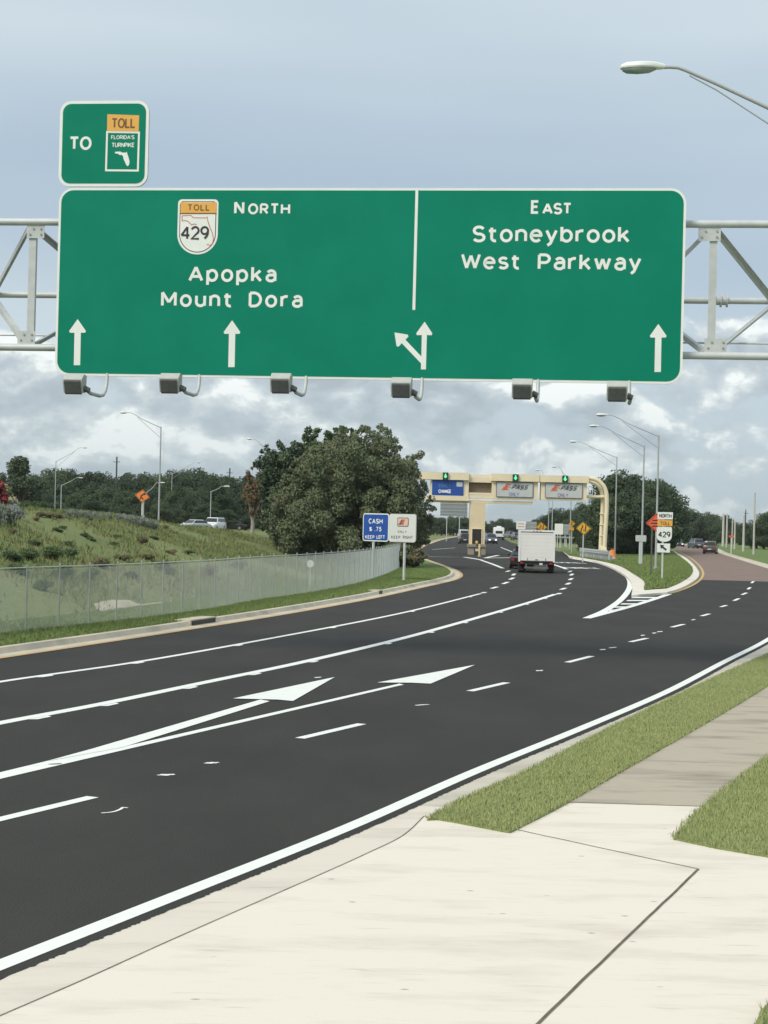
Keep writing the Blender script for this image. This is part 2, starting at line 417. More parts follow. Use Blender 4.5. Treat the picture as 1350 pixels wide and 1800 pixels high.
M_FIELD = grass_mat('wild grass', [(0.205,0.245,0.095),(0.135,0.185,0.068),(0.240,0.225,0.105),(0.105,0.145,0.052)], (0.16, 0.6, 5.0))
M_LAWN = grass_mat('mown grass', [(0.245,0.290,0.118),(0.205,0.255,0.098),(0.290,0.310,0.140),(0.165,0.210,0.080)])
M_VERGE = grass_mat('verge grass', [(0.150,0.220,0.070),(0.115,0.185,0.056),(0.200,0.235,0.090),(0.095,0.145,0.045)])
M_EARTH = mat('brown earth', (0.22,0.16,0.09), (0.12,0.11,0.05), 3.0, 0.95)
M_ASPH = mat('fresh asphalt', (0.039,0.0388,0.0365), (0.053,0.0525,0.049), 0.5, 0.85, bump=0.6, bscale=45, spec=0.12, detail=12, lo=.3, hi=.7, stretch=(1.0,0.4,1.0))
M_BROWN = mat('old brown asphalt', (0.245,0.182,0.155), (0.205,0.152,0.132), 0.4, 0.9, bump=0.3, bscale=50, detail=8, spec=0.2)
M_WHITE = mat('white road paint', (0.82,0.83,0.80), (0.70,0.71,0.68), 5.0, 0.7, detail=6, lo=0.5, hi=0.85)
M_YEL = mat('worn yellow paint', (0.55,0.31,0.09), (0.42,0.34,0.22), 2.6, 0.8, detail=6, lo=0.42, hi=0.60)
M_KERB = mat('kerb concrete', (0.58,0.52,0.41), (0.40,0.36,0.30), 0.9, 0.9, bump=0.3, bscale=30, detail=8, lo=0.45, hi=0.72)
M_ISLE = mat('pale island concrete', (0.74,0.69,0.60), (0.58,0.54,0.47), 0.8, 0.9, bump=0.3, bscale=30, detail=8, lo=0.45, hi=0.75)
M_JOINT = mat('joint filler', (0.10,0.085,0.06), (0.17,0.14,0.09), 7.0, 0.95)
def slab_mat(name, base, stain, streak, seed):
    m = bpy.data.materials.new(name); m.use_nodes = True; nt = NT(m.node_tree); b = m.node_tree.nodes['Principled BSDF']
    vec = nt.n('ShaderNodeTexCoord').outputs['Object']; L = m.node_tree.links
    v1 = nt.n('ShaderNodeMapping', {0: vec, 1: (seed, 0, 0), 3: (0.6, 1.7, 1)}).outputs[0]
    v2 = nt.n('ShaderNodeMapping', {0: vec, 1: (seed, 3, 0), 3: (0.8, 6.0, 1)}).outputs[0]
    v3 = nt.n('ShaderNodeMapping', {0: vec, 3: (0.8, 1.5, 1)}).outputs[0]
    big = nt.ramp(nt.noise(v1, 0.9, 6, 0.6), [(0.50, 0), (0.74, 1)])
    st = nt.ramp(nt.noise(v2, 2.2, 5, 0.6), [(0.60, 0), (0.72, 1)])
    pit = nt.ramp(nt.n('ShaderNodeTexVoronoi', {'Vector': v3, 'Scale': 2.6}).outputs[0], [(0.03, 1), (0.085, 0)])
    sel = nt.ramp(nt.noise(vec, 1.9, 3), [(0.5, 0), (0.56, 1)])
    fine = nt.noise(vec, 55, 4, 0.7)
    col = nt.mix(nt.m('MULTIPLY', big, streak), base, stain)
    col = nt.mix(nt.m('MULTIPLY', st, 0.32), col, tuple(0.5*x for x in stain))
    col = nt.mix(nt.m('MULTIPLY', nt.m('MULTIPLY', pit, sel), 0.75), col, (0.12,0.10,0.08))
    col = nt.mix(nt.m('MULTIPLY', fine, 0.16), col, stain)
    L.new(col, b.inputs['Base Color']); b.inputs['Roughness'].default_value = 0.9; b.inputs['Specular IOR Level'].default_value = 0.2
    h = nt.m('ADD', nt.noise(v2, 9.0, 4, 0.6), nt.m('MULTIPLY', fine, 0.6))
    L.new(nt.n('ShaderNodeBump', {'Strength': 0.25, 'Distance': 0.012, 'Height': h}).outputs[0], b.inputs['Normal'])
    return m
M_SLAB = slab_mat('new driveway concrete', (0.775,0.71,0.62), (0.55,0.49,0.42), 0.75, 2.0)
M_WALK = slab_mat('weathered pavement concrete', (0.47,0.415,0.335), (0.235,0.21,0.17), 0.95, 7.0)
struct('ground', gm, M_FIELD, smooth=True)

# lines that everything on the ground follows
EDGE_L = gl([(0,1157),(200,1127),(350,1104),(500,1080),(650,1053),(750,1031),(790,1022),(806,1016.5),(811,1011),(803,1003),(780,994),(757,986),(740,979)], k=10)
_b = (EDGE_L[0]-EDGE_L[10]).normalized()
EDGE_L = [EDGE_L[0]+_b*45, EDGE_L[0]+_b*22] + EDGE_L
FAR_L = gl([(740,979),(733,974),(737,966),(746,960),(780,948),(804,943.5),(820,939.5),(845,934.5)], k=6)
PAINT_R = [G(x, y) for x, y in [(0,1697),(300,1578.5),(600,1459.5),(831,1358),(1013,1284),(1168,1218),(1272,1164),(1350,1124)]]
_d = (PAINT_R[0]-PAINT_R[1]).normalized()
PAINT_R = spline([PAINT_R[0]+_d*16] + PAINT_R + [Vector((18.9,75,0)), Vector((27.4,110,0))], 10)
BROWN_R = spline([Vector((27.4,110,0)), Vector((32.6,142,0)), Vector((47.0,236,0)), Vector((64.0,342,0)), Vector((66,400,0)), Vector((56,480,0)), Vector((30,580,0))], 8)
ASPH_R = offset(PAINT_R, -0.20)

am = MB()
mid = [G(x, y) for x, y in [(880,935),(882,944),(897,953),(930,962),(985,969.5),(1030,976),(1080,984),(1150,1000),(1232,1019.5),(1350,1021)]]
am.poly(EDGE_L + FAR_L[1:] + mid + list(reversed(ASPH_R)))
struct('road', am, M_ASPH)
bm_ = MB()
BROWN_L = spline([G(*q) for q in [(1232,1019.5),(1236,1011),(1231,999),(1213,981),(1192,969),(1180,961)]] + [Vector((57,385,0)), Vector((47,460,0)), Vector((22,555,0))], 8)
bm_.poly([Vector((p.x, p.y, 0.006)) for p in BROWN_L + list(reversed(offset(BROWN_R, -0.3)))])
struct('side_road', bm_, M_BROWN)

kerb_prof = [(0,0.006),(0.42,0.018),(0.50,0.145),(0.68,0.15),(0.70,-0.05)]
km = MB(); sweep(km, EDGE_L, kerb_prof); sweep(km, FAR_L[2:], kerb_prof)
struct('kerb', km, M_KERB)
ye = MB(); stripe(ye, offset(EDGE_L, -0.02), 0.17, 0.012); stripe(ye, offset(FAR_L[4:], -0.05), 0.22, 0.012)
struct('edge_line', ye, M_YEL)
# right-hand gutter and kerb; the kerb starts after the driveway
gr = MB()
i0 = min(range(len(ASPH_R)), key=lambda i: (ASPH_R[i]-G(800,1400)).length)
kr = [(-0.45,0.020),(-0.52,0.030),(-0.62,0.033),(-0.64,-0.05)]
sweep(gr, ASPH_R[i0-2:], [(0,0.008),(-0.45,0.020)]); sweep(gr, ASPH_R[i0:], kr); dg = MB(); sweep(dg, ASPH_R[:i0-1], [(0,0.008),(-0.45,0.020),(-1.3,0.016)]); sweep(dg, ASPH_R[i0-2:i0+2], [(-0.45,0.018),(-1.3,0.012)]); struct('driveway_gutter', dg, slab_mat('driveway gutter concrete', (0.70,0.64,0.56), (0.52,0.47,0.41), 0.8, 5.0))
a_, b_ = offset(ASPH_R, -0.45)[i0-4:i0+1], offset(ASPH_R, -0.64)[i0-4:i0+1]   # the kerb dying into the driveway
for k in range(len(a_)-1):
    h0, h1 = 0.02+0.013*(k/4), 0.02+0.013*((k+1)/4)
    gr.add([a_[k]+Vector((0,0,.02)), a_[k+1]+Vector((0,0,.02)), b_[k+1]+Vector((0,0,h1)), b_[k]+Vector((0,0,h0))], [(3,2,1,0)])
struct('gutter', gr, mat('gutter concrete', (0.56,0.52,0.44), (0.40,0.37,0.31), 1.2, 0.9, bump=0.3, bscale=30, detail=8, lo=0.42, hi=0.72))
er = MB(); fine_ = [ASPH_R[i].lerp(ASPH_R[i+1], q/14) for i in range(len(ASPH_R)-1) for q in range(14) if ASPH_R[i].y < 60]   # ragged lip of asphalt lying on the gutter
lip = offset(fine_, -.03); rag = [p + (b-a)*1.0 for p, a, b in zip(lip, lip, [fine_[i]+(offset(fine_[max(i-1,0):i+2], -random.uniform(.022,.048))[1 if i else 0]-fine_[i]) if len(fine_[max(i-1,0):i+2]) > 1 else fine_[i] for i in range(len(fine_))])]
for i in range(len(fine_)-1): er.add([fine_[i]+Vector((0,0,.013)), rag[i]+Vector((0,0,.014)), rag[i+1]+Vector((0,0,.014)), fine_[i+1]+Vector((0,0,.013))], [(0,1,2,3)])
struct('asphalt_lip', er, M_ASPH)
g2 = MB(); sweep(g2, BROWN_R, [(0,0.01),(-0.6,0.02),(-0.7,0.15),(-0.9,0.15),(-0.92,-0.05)]); struct('side_road_kerb', g2, M_KERB)

# grass verges
vg = MB()
vback = offset(EDGE_L, 0.68)
fpts = [Vector((fence_x(p.y)*1.0-2.2, p.y, 0)) for p in vback if p.y < FENCE[-1].y-2]
fl = [Vector((float(fence_x(np.array(y)))-2.4, y, 0)) for y in np.linspace(0, FENCE[-1].y, 24)]
vg.poly([Vector((p.x, p.y, 0.13)) for p in vback + [G(735,973.5), G(716,968)] + list(reversed(fl))])
struct('verge', vg, M_VERGE)
GZ = 0.075
def zz(pts, z): return [Vector((p.x, p.y, z)) for p in pts]
g1L = spline([G(x, y, GZ) for x, y in [(751,1434),(800,1406),(909,1358),(1117,1254),(1272,1181),(1350,1147)]], 6)
kb = [p for p in offset(PAINT_R, -0.87) if p.y > g1L[-1].y+3]
g1L = zz(g1L + kb, GZ)
w1 = [G(x, y, GZ) for x, y in [(896,1456),(982,1413),(1117,1337),(1220,1279),(1350,1202)]]
g1W = float((Vector((w1[-1].x, w1[-1].y, 0))-min(PAINT_R, key=lambda p: (p-w1[-1]).length)).length)
WALK_L = zz(spline(w1 + [p for p in offset(PAINT_R, -g1W)[::6] if p.y > w1[-1].y+6], 5), GZ)
w2 = [G(x, y, GZ) for x, y in [(1184,1467),(1225,1423),(1350,1326)]]
WALK_R = zz(spline(w2 + [p for p in offset(PAINT_R, -g1W-1.75)[::6] if p.y > w2[-1].y+7], 5), GZ)
GRASS1 = g1L + list(reversed(WALK_L)) + [G(800,1438,GZ), G(770,1433,GZ)]
GRASS2 = WALK_R + [Vector((60,110,GZ)), Vector((60,-25,GZ)), Vector((16,-25,GZ)), G(1900,1590,GZ), G(1350,1498,GZ), G(1260,1483,GZ)]
s1 = MB(); s1.prism(zz(GRASS1, GZ-0.03), (0,0,-.04)); s1.prism(zz(GRASS2, GZ-0.03), (0,0,-.04))
GS_ = struct('grass_strip', s1, M_LAWN)
import bmesh
_b = bmesh.new(); _b.from_mesh(GS_.data); bmesh.ops.recalc_face_normals(_b, faces=_b.faces); _b.to_mesh(GS_.data); _b.free()
C3 = [G(1322,1812,0.09), G(1338,1775,0.09), G(1365,1748,0.09), G(1700,1700,0.09), G(1700,2100,0.09), G(1330,2100,0.09)]
s3 = MB(); s3.poly(C3); struct('grass_corner', s3, M_LAWN)
vr = MB(); vr.poly(zz(offset(BROWN_R, -0.9)[:-4], 0.12) + [Vector((150,420,.12)), Vector((90,110,.12)), Vector((29,110,.12))]); struct('far_verge', vr, M_VERGE)

# driveway, pavement and their joints
dv = MB()
JOINT = [(745,1435),(722,1458),(700,1474),(650,1498),(600,1521),(300,1653),(150,1721),(0,1786),(-300,1918)]
jl = [G(x, y, 0.022) for x, y in JOINT]
dv.poly(jl + [G(x, y, 0.022) for x, y in [(-300,2600),(2000,2600),(2000,1560),(1900,1460),(1232,1417),(975,1409)]])
struct('driveway', dv, M_SLAB)
pv = MB()
cut0, cut1 = G(972,1409,.028), G(1234,1417,.028)
pv.poly([cut0] + [p+Vector((-.0,0,0)) for p in zz([q for q in WALK_L if q.y > cut0.y+.3], .028)] + list(reversed(zz([q for q in WALK_R if q.y > cut1.y+.3], .028))) + [cut1])
struct('pavement', pv, M_WALK)
jm = MB()
stripe(jm, spline(jl, 4), 0.012, 0.004)
def jitter(p0, p1, n, a):
    return [p0.lerp(p1, i/n) + Vector((random.uniform(-a, a), random.uniform(-a, a), 0)) for i in range(n+1)]
stripe(jm, jitter(G(745,1435,.022), G(800,1438,.022), 3, .004) + jitter(G(896,1456,.022), G(1228,1528,.022), 14, .004), 0.016, 0.004)
stripe(jm, jitter(G(1228,1528,.022), G(945,1800,.022), 20, .003) + [G(840,1900,.022)], 0.024, 0.005)
struct('pavement_joint', jm, M_JOINT)

# traffic island between the toll road and the side road
iz = 0.12
outer = gl([(1000,979),(1034,984),(1065,993),(1091,1006),(1106,1018),(1111.5,1031),(1110,1046)], iz, 5)
right = gl([(1171,1041),(1190,1036),(1218,1022),(1229,1011),(1225,999),(1208,982),(1187,969.5)], iz, 5)
inner = gl([(1000,976),(1052,985),(1085.6,993),(1114,1008.5),(1132,1021.5),(1132,1036)], iz+.04, 5)
gright = gl([(1172,1033),(1190,1026),(1214,1011),(1216.5,998),(1197,980),(1184,969)], iz+.04, 5)
back = [(1160,958),(1080,960),(985,966)]
im = MB(); ring = outer + right + [G(x, y, iz) for x, y in back]
im.poly(ring)
n_ = len(outer)+len(right)
for i in range(n_-1):
    a, b = ring[i], ring[i+1]; im.add([a, b, Vector((b.x, b.y, -0.02)), Vector((a.x, a.y, -0.02))], [(0,3,2,1)])
struct('traffic_island', im, M_ISLE)
ig = MB(); ig.poly(inner + gright + [G(x, y, iz+.04) for x, y in back]); struct('island_grass', ig, M_VERGE)
ISLE_GRASS = inner + gright + [G(1120,975,iz+.04)]
# right-hand gutter of the island
ggm = MB(); sweep(ggm, gl([(1171,1044),(1187,1041),(1220,1027),(1234.6,1012),(1231,998),(1213,981),(1192,969.6)], 0, 5), [(0,0.010),(0.75,0.02)]); struct('island_gutter', ggm, mat('dirty gutter', (0.25,0.21,0.16), (0.17,0.15,0.12), 1.5, 0.9))
ym = MB(); stripe(ym, gl([(1176,1044),(1188,1041),(1221,1027),(1235.5,1012),(1232,998),(1214,981),(1193,969.6)], 0, 5), 0.17, 0.016); struct('edge_line', ym, mat('yellow road paint', (0.62,0.38,0.10), (0.50,0.36,0.18), 2.5, 0.8))

# white markings
lm = MB()
stripe(lm, PAINT_R, 0.18)
LINE1 = gl([(-160,1227),(0,1198.6),(233,1165),(477,1122),(700,1079),(845,1043.5)], 0, 10)
LINE2 = gl([(-160,1304),(0,1271),(176,1238),(373,1197),(518,1167),(700,1124),(789,1100),(880,1074),(940,1056),(976,1044.5)], 0, 10)
stripe(lm, LINE1, 0.17); stripe(lm, LINE2, 0.24)
struct('lane_line', lm, M_WHITE)
dm = MB()
def dash(p0, p1, w=0.16): stripe(dm, [G(*p0), G(*p1)], w)
for d in [((-260,1503),(163,1401)),((527,1298),(636,1272.5)),((826,1215),(891,1200)),((997,1164.5),(1040,1153.5)),((1108,1128.5),(1137,1122)),((1181,1102.6),(1202,1097.3)),((1233,1083),(1247,1079)),((1267,1067),(1277,1064)),((1290,1056),(1299,1052)),((1304,1045.6),(1312.5,1042)),((1314.5,1036),(1319,1032.5)),((1321,1025),(1325,1021.5))]: dash(*d)
for d in [((848,1042.5),(853,1041)),((864,1034.5),(874,1031.5)),((884,1026.5),(893,1023)),((896,1018.8),(903,1015.5)),((901,1011.5),(905,1008.5)),((890,1005.2),(896,1003)),
          ((980,1044.5),(985,1042.5)),((986,1036.5),(994,1033.5)),((995.5,1027.5),(1002,1024.5)),((1001,1019.5),(1006,1016.5)),((1003,1011.5),(1007,1008.5)),((999.5,1006),(1004,1003.5))]: dash(*d, w=0.22)
stripe(dm, gl([(884,999),(868,992.5),(845,984.5)]), 0.30); stripe(dm, gl([(996,1000.5),(984,996),(968,991)]), 0.30)
stripe(dm, [G(744,978.6), G(816,979.3), G(846,984)], 0.5); stripe(dm, [G(852,981), G(914,980)], 0.6); stripe(dm, [G(852,981), G(876,976)], 0.4)
stripe(dm, [G(760,966), G(800,963)], 0.2); stripe(dm, [G(880,962), G(905,972)], 0.2)
struct('dashed_line', dm, M_WHITE)
om = MB()
om.poly([G(x, y, .005) for x, y in [(0,1357.5),(0,1369),(-200,1411),(-200,1399)]])
om.poly([G(x, y, .005) for x, y in [(0,1369),(0,1357.5),(83,1337.5),(180,1316),(215,1313),(702,1201.5),(710,1203.5),(700,1205.5)]][:8])
om.poly([G(x, y, .009) for x, y in [(83,1337.5),(215,1313.5),(474,1232.5),(458,1229.5),(160,1316.5)]])
om.poly([G(x, y, .013) for x, y in [(588.5,1190),(409.6,1227.6),(487,1229.5),(515,1232)]])
om.poly([G(x, y, .013) for x, y in [(835,1168.5),(663,1199.6),(722,1199.8),(757,1201.5)]])
struct('arrow_marking', om, M_WHITE)
gm2 = MB()
stripe(gm2, gl([(1031,1087),(1060,1075),(1085,1059.5),(1102,1042),(1107.5,1028),(1104,1016),(1090,1004.5),(1066,994),(1040,987.5),(1005,982)], 0, 6), 0.30)
stripe(gm2, gl([(1031,1087),(1104,1067.5),(1140,1056.5),(1176,1044.5)], 0, 6), 0.30, 0.008)
for x0, x1, y in [(1113,1158,1050.3),(1104,1142,1055.5),(1094,1124,1061.5),(1083,1107,1067),(1071,1090,1072.5)]:
    gm2.poly([G(x0, y-1.0, .012), G(x1, y-1.0, .012), G(x1-5, y+1.0, .012), G(x0-4, y+1.0, .012)])
struct('gore_marking', gm2, M_WHITE)
rm = MB()                                               # words painted across the toll lane, read by drivers
def gput(o, ang):
    ux = Vector((math.cos(ang), math.sin(ang), 0)); uy = Vector((-ux.y, ux.x, 0))
    return lambda u, v, k: o + ux*u + uy*v + Vector((0, 0, 0.004+k*0.001))
wp = G(1000,999); text(rm, 'ONLY', gput(wp, R(6)), 0, 0, 2.9, 3.6, 0.07)
wp = G(974,989.5); text(rm, 'E-PASS', gput(wp, R(10)), 0, 0, 3.2, 3.6, 0.06, .22)
struct('lane_lettering', rm, M_WHITE)
tp = MB()                                               # scraps of temporary tape left between the dashes
for cx, cy, l in [(292,1362.5,15),(372,1341.5,13),(742,1239.5,12),(949,1179,6),(1077,1138.5,6),(1060,1142,3),(1160,1110.5,4),(1150,1113,2),(1219,1089.5,3),(1130,1117,2),(97,1343.5,12),(560,1191,5)]:
    p, q = G(cx-l, cy+.8), G(cx+l, cy-.8); s_ = (q-p).normalized(); o_ = Vector((-s_.y, s_.x, 0))
    n = 6; top = []; bot = []
    for i in range(n+1):
        c = p.lerp(q, i/n); w = (0.03+0.05*(1-abs(i/n-.5)*2))*random.uniform(.5, 1.3); top.append(c+o_*w); bot.append(c-o_*w*random.uniform(.4, 1.2))
    tp.poly([v+Vector((0,0,.005)) for v in top+bot[::-1]])
for ln, w0 in ((LINE1, .10), (LINE2, .15)):
    for q in range(6, len(ln)-2, 7):
        p = offset(ln, -w0-.03)[q]; e = (ln[q+1]-ln[q-1]).normalized(); tp.poly([p+e*a+Vector((-e.y,e.x,0))*b+Vector((0,0,.006)) for a, b in ((-.28,.04),(-.2,-.07),(.22,-.06),(.3,.04))])
stripe(tp, gl([(178,1430),(198,1428),(212,1423),(217,1420),(224,1421)], 0, 4), 0.035, 0.006)
struct('tape_remnant', tp, M_WHITE)

# blades of grass on the strips one sees closely
def in_poly(px, py, poly):
    x = np.array([p.x for p in poly]); y = np.array([p.y for p in poly]); ins = np.zeros(len(px), bool); j = len(poly)-1
    for i in range(len(poly)):
        c = ((y[i] > py) != (y[j] > py)) & (px < (x[j]-x[i])*(py-y[i])/((y[j]-y[i]) or 1e-9)+x[i]); ins ^= c; j = i
    return ins
def fast_mesh(name, V, F, mats, mi=None):
    me = bpy.data.meshes.new(name); k = F.shape[1]
    me.vertices.add(len(V)); me.vertices.foreach_set('co', V.astype(np.float32).ravel())
    me.loops.add(F.size); me.loops.foreach_set('vertex_index', F.astype(np.int32).ravel())
    me.polygons.add(len(F)); me.polygons.foreach_set('loop_start', np.arange(0, F.size, k, dtype=np.int32))
    try: me.polygons.foreach_set('loop_total', np.full(len(F), k, dtype=np.int32))
    except Exception: pass
    for m in mats: me.materials.append(m)
    if mi is not None: me.polygons.foreach_set('material_index', mi.astype(np.int32))
    me.update(calc_edges=True); me.validate()
    return me
def blades(name, x, y, z, hmin, hmax, wid, mats, probs, lean=0.6):
    n = len(x); a = rng.uniform(0, 2*np.pi, n); h = rng.uniform(hmin, hmax, n); w = wid*rng.uniform(.6, 1.3, n)
    la = rng.uniform(0, 2*np.pi, n); ll = h*lean*rng.uniform(0, 1, n)
    b = np.stack([x, y, z], 1); dx = np.stack([np.cos(a)*w/2, np.sin(a)*w/2, np.zeros(n)], 1)
    tip = b + np.stack([np.cos(la)*ll, np.sin(la)*ll, h], 1)
    V = np.stack([b-dx, b+dx, tip], 1).reshape(-1, 3); F = np.arange(3*n).reshape(-1, 3)
    mi = rng.choice(len(mats), n, p=probs)
    me = fast_mesh(name, V, F, mats, mi); o = bpy.data.objects.new(name, me); COL.objects.link(o); return o
def blade_mat(name, c1, c2, sc):
    m = mat(name, c1, c2, sc, .85, spec=.15); nt = NT(m.node_tree); b = m.node_tree.nodes['Principled BSDF']
    geo = nt.n('ShaderNodeNewGeometry').outputs['Normal']
    v = nt.n('ShaderNodeVectorMath', {0: nt.n('ShaderNodeVectorMath', {0: geo, 1: (.45,.45,.45)}, operation='MULTIPLY').outputs[0], 1: (0, -.1, .8)}, operation='ADD').outputs[0]
    m.node_tree.links.new(nt.n('ShaderNodeVectorMath', {0: v}, operation='NORMALIZE').outputs[0], b.inputs['Normal']); return m
M_BL = [blade_mat('grass blade green', (0.315,0.365,0.145), (0.260,0.320,0.118), 1.3), blade_mat('grass blade light', (0.400,0.430,0.190), (0.345,0.385,0.160), 1.3), blade_mat('grass blade straw', (0.36,0.33,0.16), (0.29,0.25,0.12), 2.0)]
M_BV = [blade_mat('verge blade green', (0.160,0.240,0.072), (0.120,0.195,0.056), 1.3), blade_mat('verge blade light', (0.215,0.275,0.095), (0.175,0.235,0.078), 1.3), M_BL[2]]
def edge_scatter(poly, per_m, w, ymax=60):
    xs, ys = [], []
    for a, b in zip(poly, poly[1:]+poly[:1]):
        l = math.hypot(b.x-a.x, b.y-a.y); m_ = (a+b)/2
        if m_.y > ymax or m_.y < 8 or abs(m_.x/m_.y) > .27 or l < 1e-4: continue
        n = int(l*per_m*min(1, (26/m_.y))) ; t_ = rng.uniform(0, 1, n); j = rng.normal(0, w, (n, 2)); xs.append(a.x+(b.x-a.x)*t_+j[:,0]); ys.append(a.y+(b.y-a.y)*t_+j[:,1])
    return np.concatenate(xs), np.concatenate(ys)
def scatter(poly, dens, box=None, ymax=200, dfall=30.0):
    xs = [p.x for p in poly]; ys = [p.y for p in poly]
    x0, x1, y0, y1 = box or (min(xs), max(xs), min(ys), max(ys)); y1 = min(y1, ymax)
    n = int((x1-x0)*(y1-y0)*dens); x = rng.uniform(x0, x1, n); y = rng.uniform(y0, y1, n)
    keep = in_poly(x, y, poly) & (rng.uniform(0, 1, n) < np.minimum(1, (dfall/np.maximum(y, 1))**1.6)) & (np.abs(675+FPX*x/np.maximum(y, 1)-675) < 1150)
    return x[keep], y[keep]
x, y = scatter(GRASS1, 2200, ymax=75, dfall=22); ex, ey = edge_scatter(GRASS1, 130, .022); x = np.concatenate([x, ex]); y = np.concatenate([y, ey])
tag(blades('strip_grass', x, y, np.full(len(x), GZ-.03), .014, .050, .011, M_BL, [.5,.42,.08]), 'mown light green grass on the strip between kerb and pavement', 'grass', kind='stuff')
x, y = scatter(GRASS2, 1700, box=(3, 20, 9, 60), dfall=20); ex, ey = edge_scatter(GRASS2, 140, .025); x = np.concatenate([x, ex]); y = np.concatenate([y, ey])
tag(blades('lawn_grass', x, y, np.full(len(x), GZ-.03), .016, .055, .011, M_BL, [.58,.36,.06]), 'green grass of the lawn right of the pavement', 'grass', kind='stuff')
x, y = scatter(C3, 1500, dfall=20); tag(blades('corner_grass', x, y, np.full(len(x), .09), .02, .07, .011, M_BL, [.5,.40,.1]), 'tuft of grass at the driveway corner', 'grass', kind='stuff')
V_ = vback + list(reversed(fl))
x, y = scatter(V_, 420, ymax=118, dfall=60); tag(blades('verge_grass', x, y, np.full(len(x), .13), .03, .10, .03, M_BV, [.62,.32,.06]), 'green verge grass between the far kerb and the wire fence', 'grass', kind='stuff')
x, y = scatter(ISLE_GRASS, 60, dfall=140); tag(blades('isle_grass', x, y, np.full(len(x), iz+.04), .06, .18, .06, M_BV, [.6,.3,.1]), 'grass on the traffic island around the route sign', 'grass', kind='stuff')
# rough weeds on the bank behind the fence
n = 260000; x = rng.uniform(-42, 0, n); y = rng.uniform(36, 150, n); dd = (fence_x(y)-x)*.96
k = (dd > 1.0) & (dd < 34) & (np.abs(FPX*x/y) < 800) & (np.sin(x*.7+y*.35)+np.sin(x*.31-y*.2)+rng.normal(0, .8, n) > -.4); x, y = x[k], y[k]
M_WD = [blade_mat('weed green', (0.185,0.235,0.085), (0.115,0.160,0.055), .35), blade_mat('weed olive', (0.235,0.240,0.100), (0.170,0.190,0.075), .35), blade_mat('weed brown', (0.20,0.160,0.085), (0.14,0.115,0.065), .5)]
tag(blades('bank_weeds', x, y, terrain(x, y), 
 .06, .26, .06, M_WD, [.6,.28,.12], .8), 'rough weeds and tall grass over the bank behind the fence', 'weeds', kind='stuff')

# ------------------------------------------------------------------ overhead sign gantry across the road
M_GREEN = mat('green sign sheeting', (0.001,0.205,0.125), (0.003,0.228,0.142), 0.8, 0.6, spec=0.12, detail=6)
M_LEG = mat('white reflective legend', (0.86,0.88,0.84), (0.80,0.83,0.79), 2.0, 0.45)
M_AMBER = mat('amber toll plate', (0.83,0.44,0.085), (0.78,0.40,0.075), 2.0, 0.5)
M_BLACK = mat('black legend', (0.022,0.024,0.026), (0.035,0.035,0.035), 3.0, 0.6)
M_DKAMB = mat('brown legend on amber', (0.16,0.075,0.025), (0.19,0.09,0.03), 3.0, 0.6)
M_RED = mat('thin red outline', (0.62,0.22,0.17), (0.58,0.25,0.2), 3.0, 0.6)
M_ALU = mat('sign back aluminium', (0.42,0.43,0.43), (0.36,0.37,0.37), 2.0, 0.5, metal=0.5)
M_GALV = mat('galvanised steel', (0.60,0.63,0.63), (0.50,0.53,0.53), 2.2, 0.5, metal=0.1, detail=6)
M_GALVD = mat('weathered galvanised steel', (0.58,0.605,0.60), (0.49,0.515,0.51), 3.0, 0.55, metal=0.1, detail=6)
Dl, Dr = FPX/76.7, FPX/80.2
SG = Plane(PY(99, 500, Dl), PY(1200, 500, Dr))
def SU(px, py): return SG.uv(px, py)
v_top = (SU(105,330)[1]+SU(1200,331)[1])/2; v_bot = (SU(98,661)[1]+SU(1198,674)[1])/2
u_l = SU(100,500)[0]; u_r = SU(1203,500)[0]
def sign_plate(pl, name, parent, u0, v0, u1, v1, r, bw, m_face, m_edge, thick=0.06, off=0.0):
    a = rrect(u0, v0, u1, v1, r); b = rrect(u0+bw, v0+bw, u1-bw, v1-bw, max(r-bw, 0.01))
    p = MB(); p.prism([pl.at(u, v, off-thick) for u, v in a], pl.n*(thick-0.012)); o = p.build(name, M_ALU, parent, world=True, fixn=True)
    e = MB(); e.prism([pl.at(u, v, off-0.010) for u, v in a], pl.n*0.010); e.build('border', m_edge, parent, world=True, fixn=True)
    f = MB(); f.prism([pl.at(u, v, off+0.001) for u, v in b], pl.n*0.005); f.build('face', m_face, parent, world=True, fixn=True)
    return o
F_OFF = 0.010                                            # lettering lies just proud of the face
base = SG.at(SG.w/2, v_bot)
big = thing('guide_sign', base, 'wide green overhead sign reading North Apopka Mount Dora and East Stoneybrook West Parkway', 'road sign')
sign_plate(SG, 'panel', big, u_l, v_bot, u_r, v_top, 0.34, 0.055, M_GREEN, M_LEG)
def legend(pl, parent, s, x0, x1, yb, yt, m=M_LEG, sw=.17, gap=.30, off=F_OFF, name='lettering'):
    u0, v0 = pl.uv(x0, (yb+yt)/2 if False else yb); u1, _ = pl.uv(x1, yb); vt = pl.uv(x0, yt)[1]
    mb = MB(); text(mb, s, pl.putter(off), u0, v0, u1, vt-v0, sw, gap); return mb.build(name, m, parent, world=True)
def flat(pl, parent, pxs, m, name, off=F_OFF, thick=0.003, uv=False):
    mb = MB(); pts = [pl.at(*(q if uv else pl.uv(*q)), off) for q in pxs]
    mb.prism(pts, pl.n*thick); return mb.build(name, m, parent, world=True, fixn=True)
mb = MB()
def add_text(mb, pl, s, x0, x1, yb, yt, sw=.17, gap=.30, off=F_OFF):
    u0, v0 = pl.uv(x0, yb); u1, _ = pl.uv(x1, yb); vt = pl.uv(x0, yt)[1]; text(mb, s, pl.putter(off), u0, v0, u1, vt-v0, sw, gap)
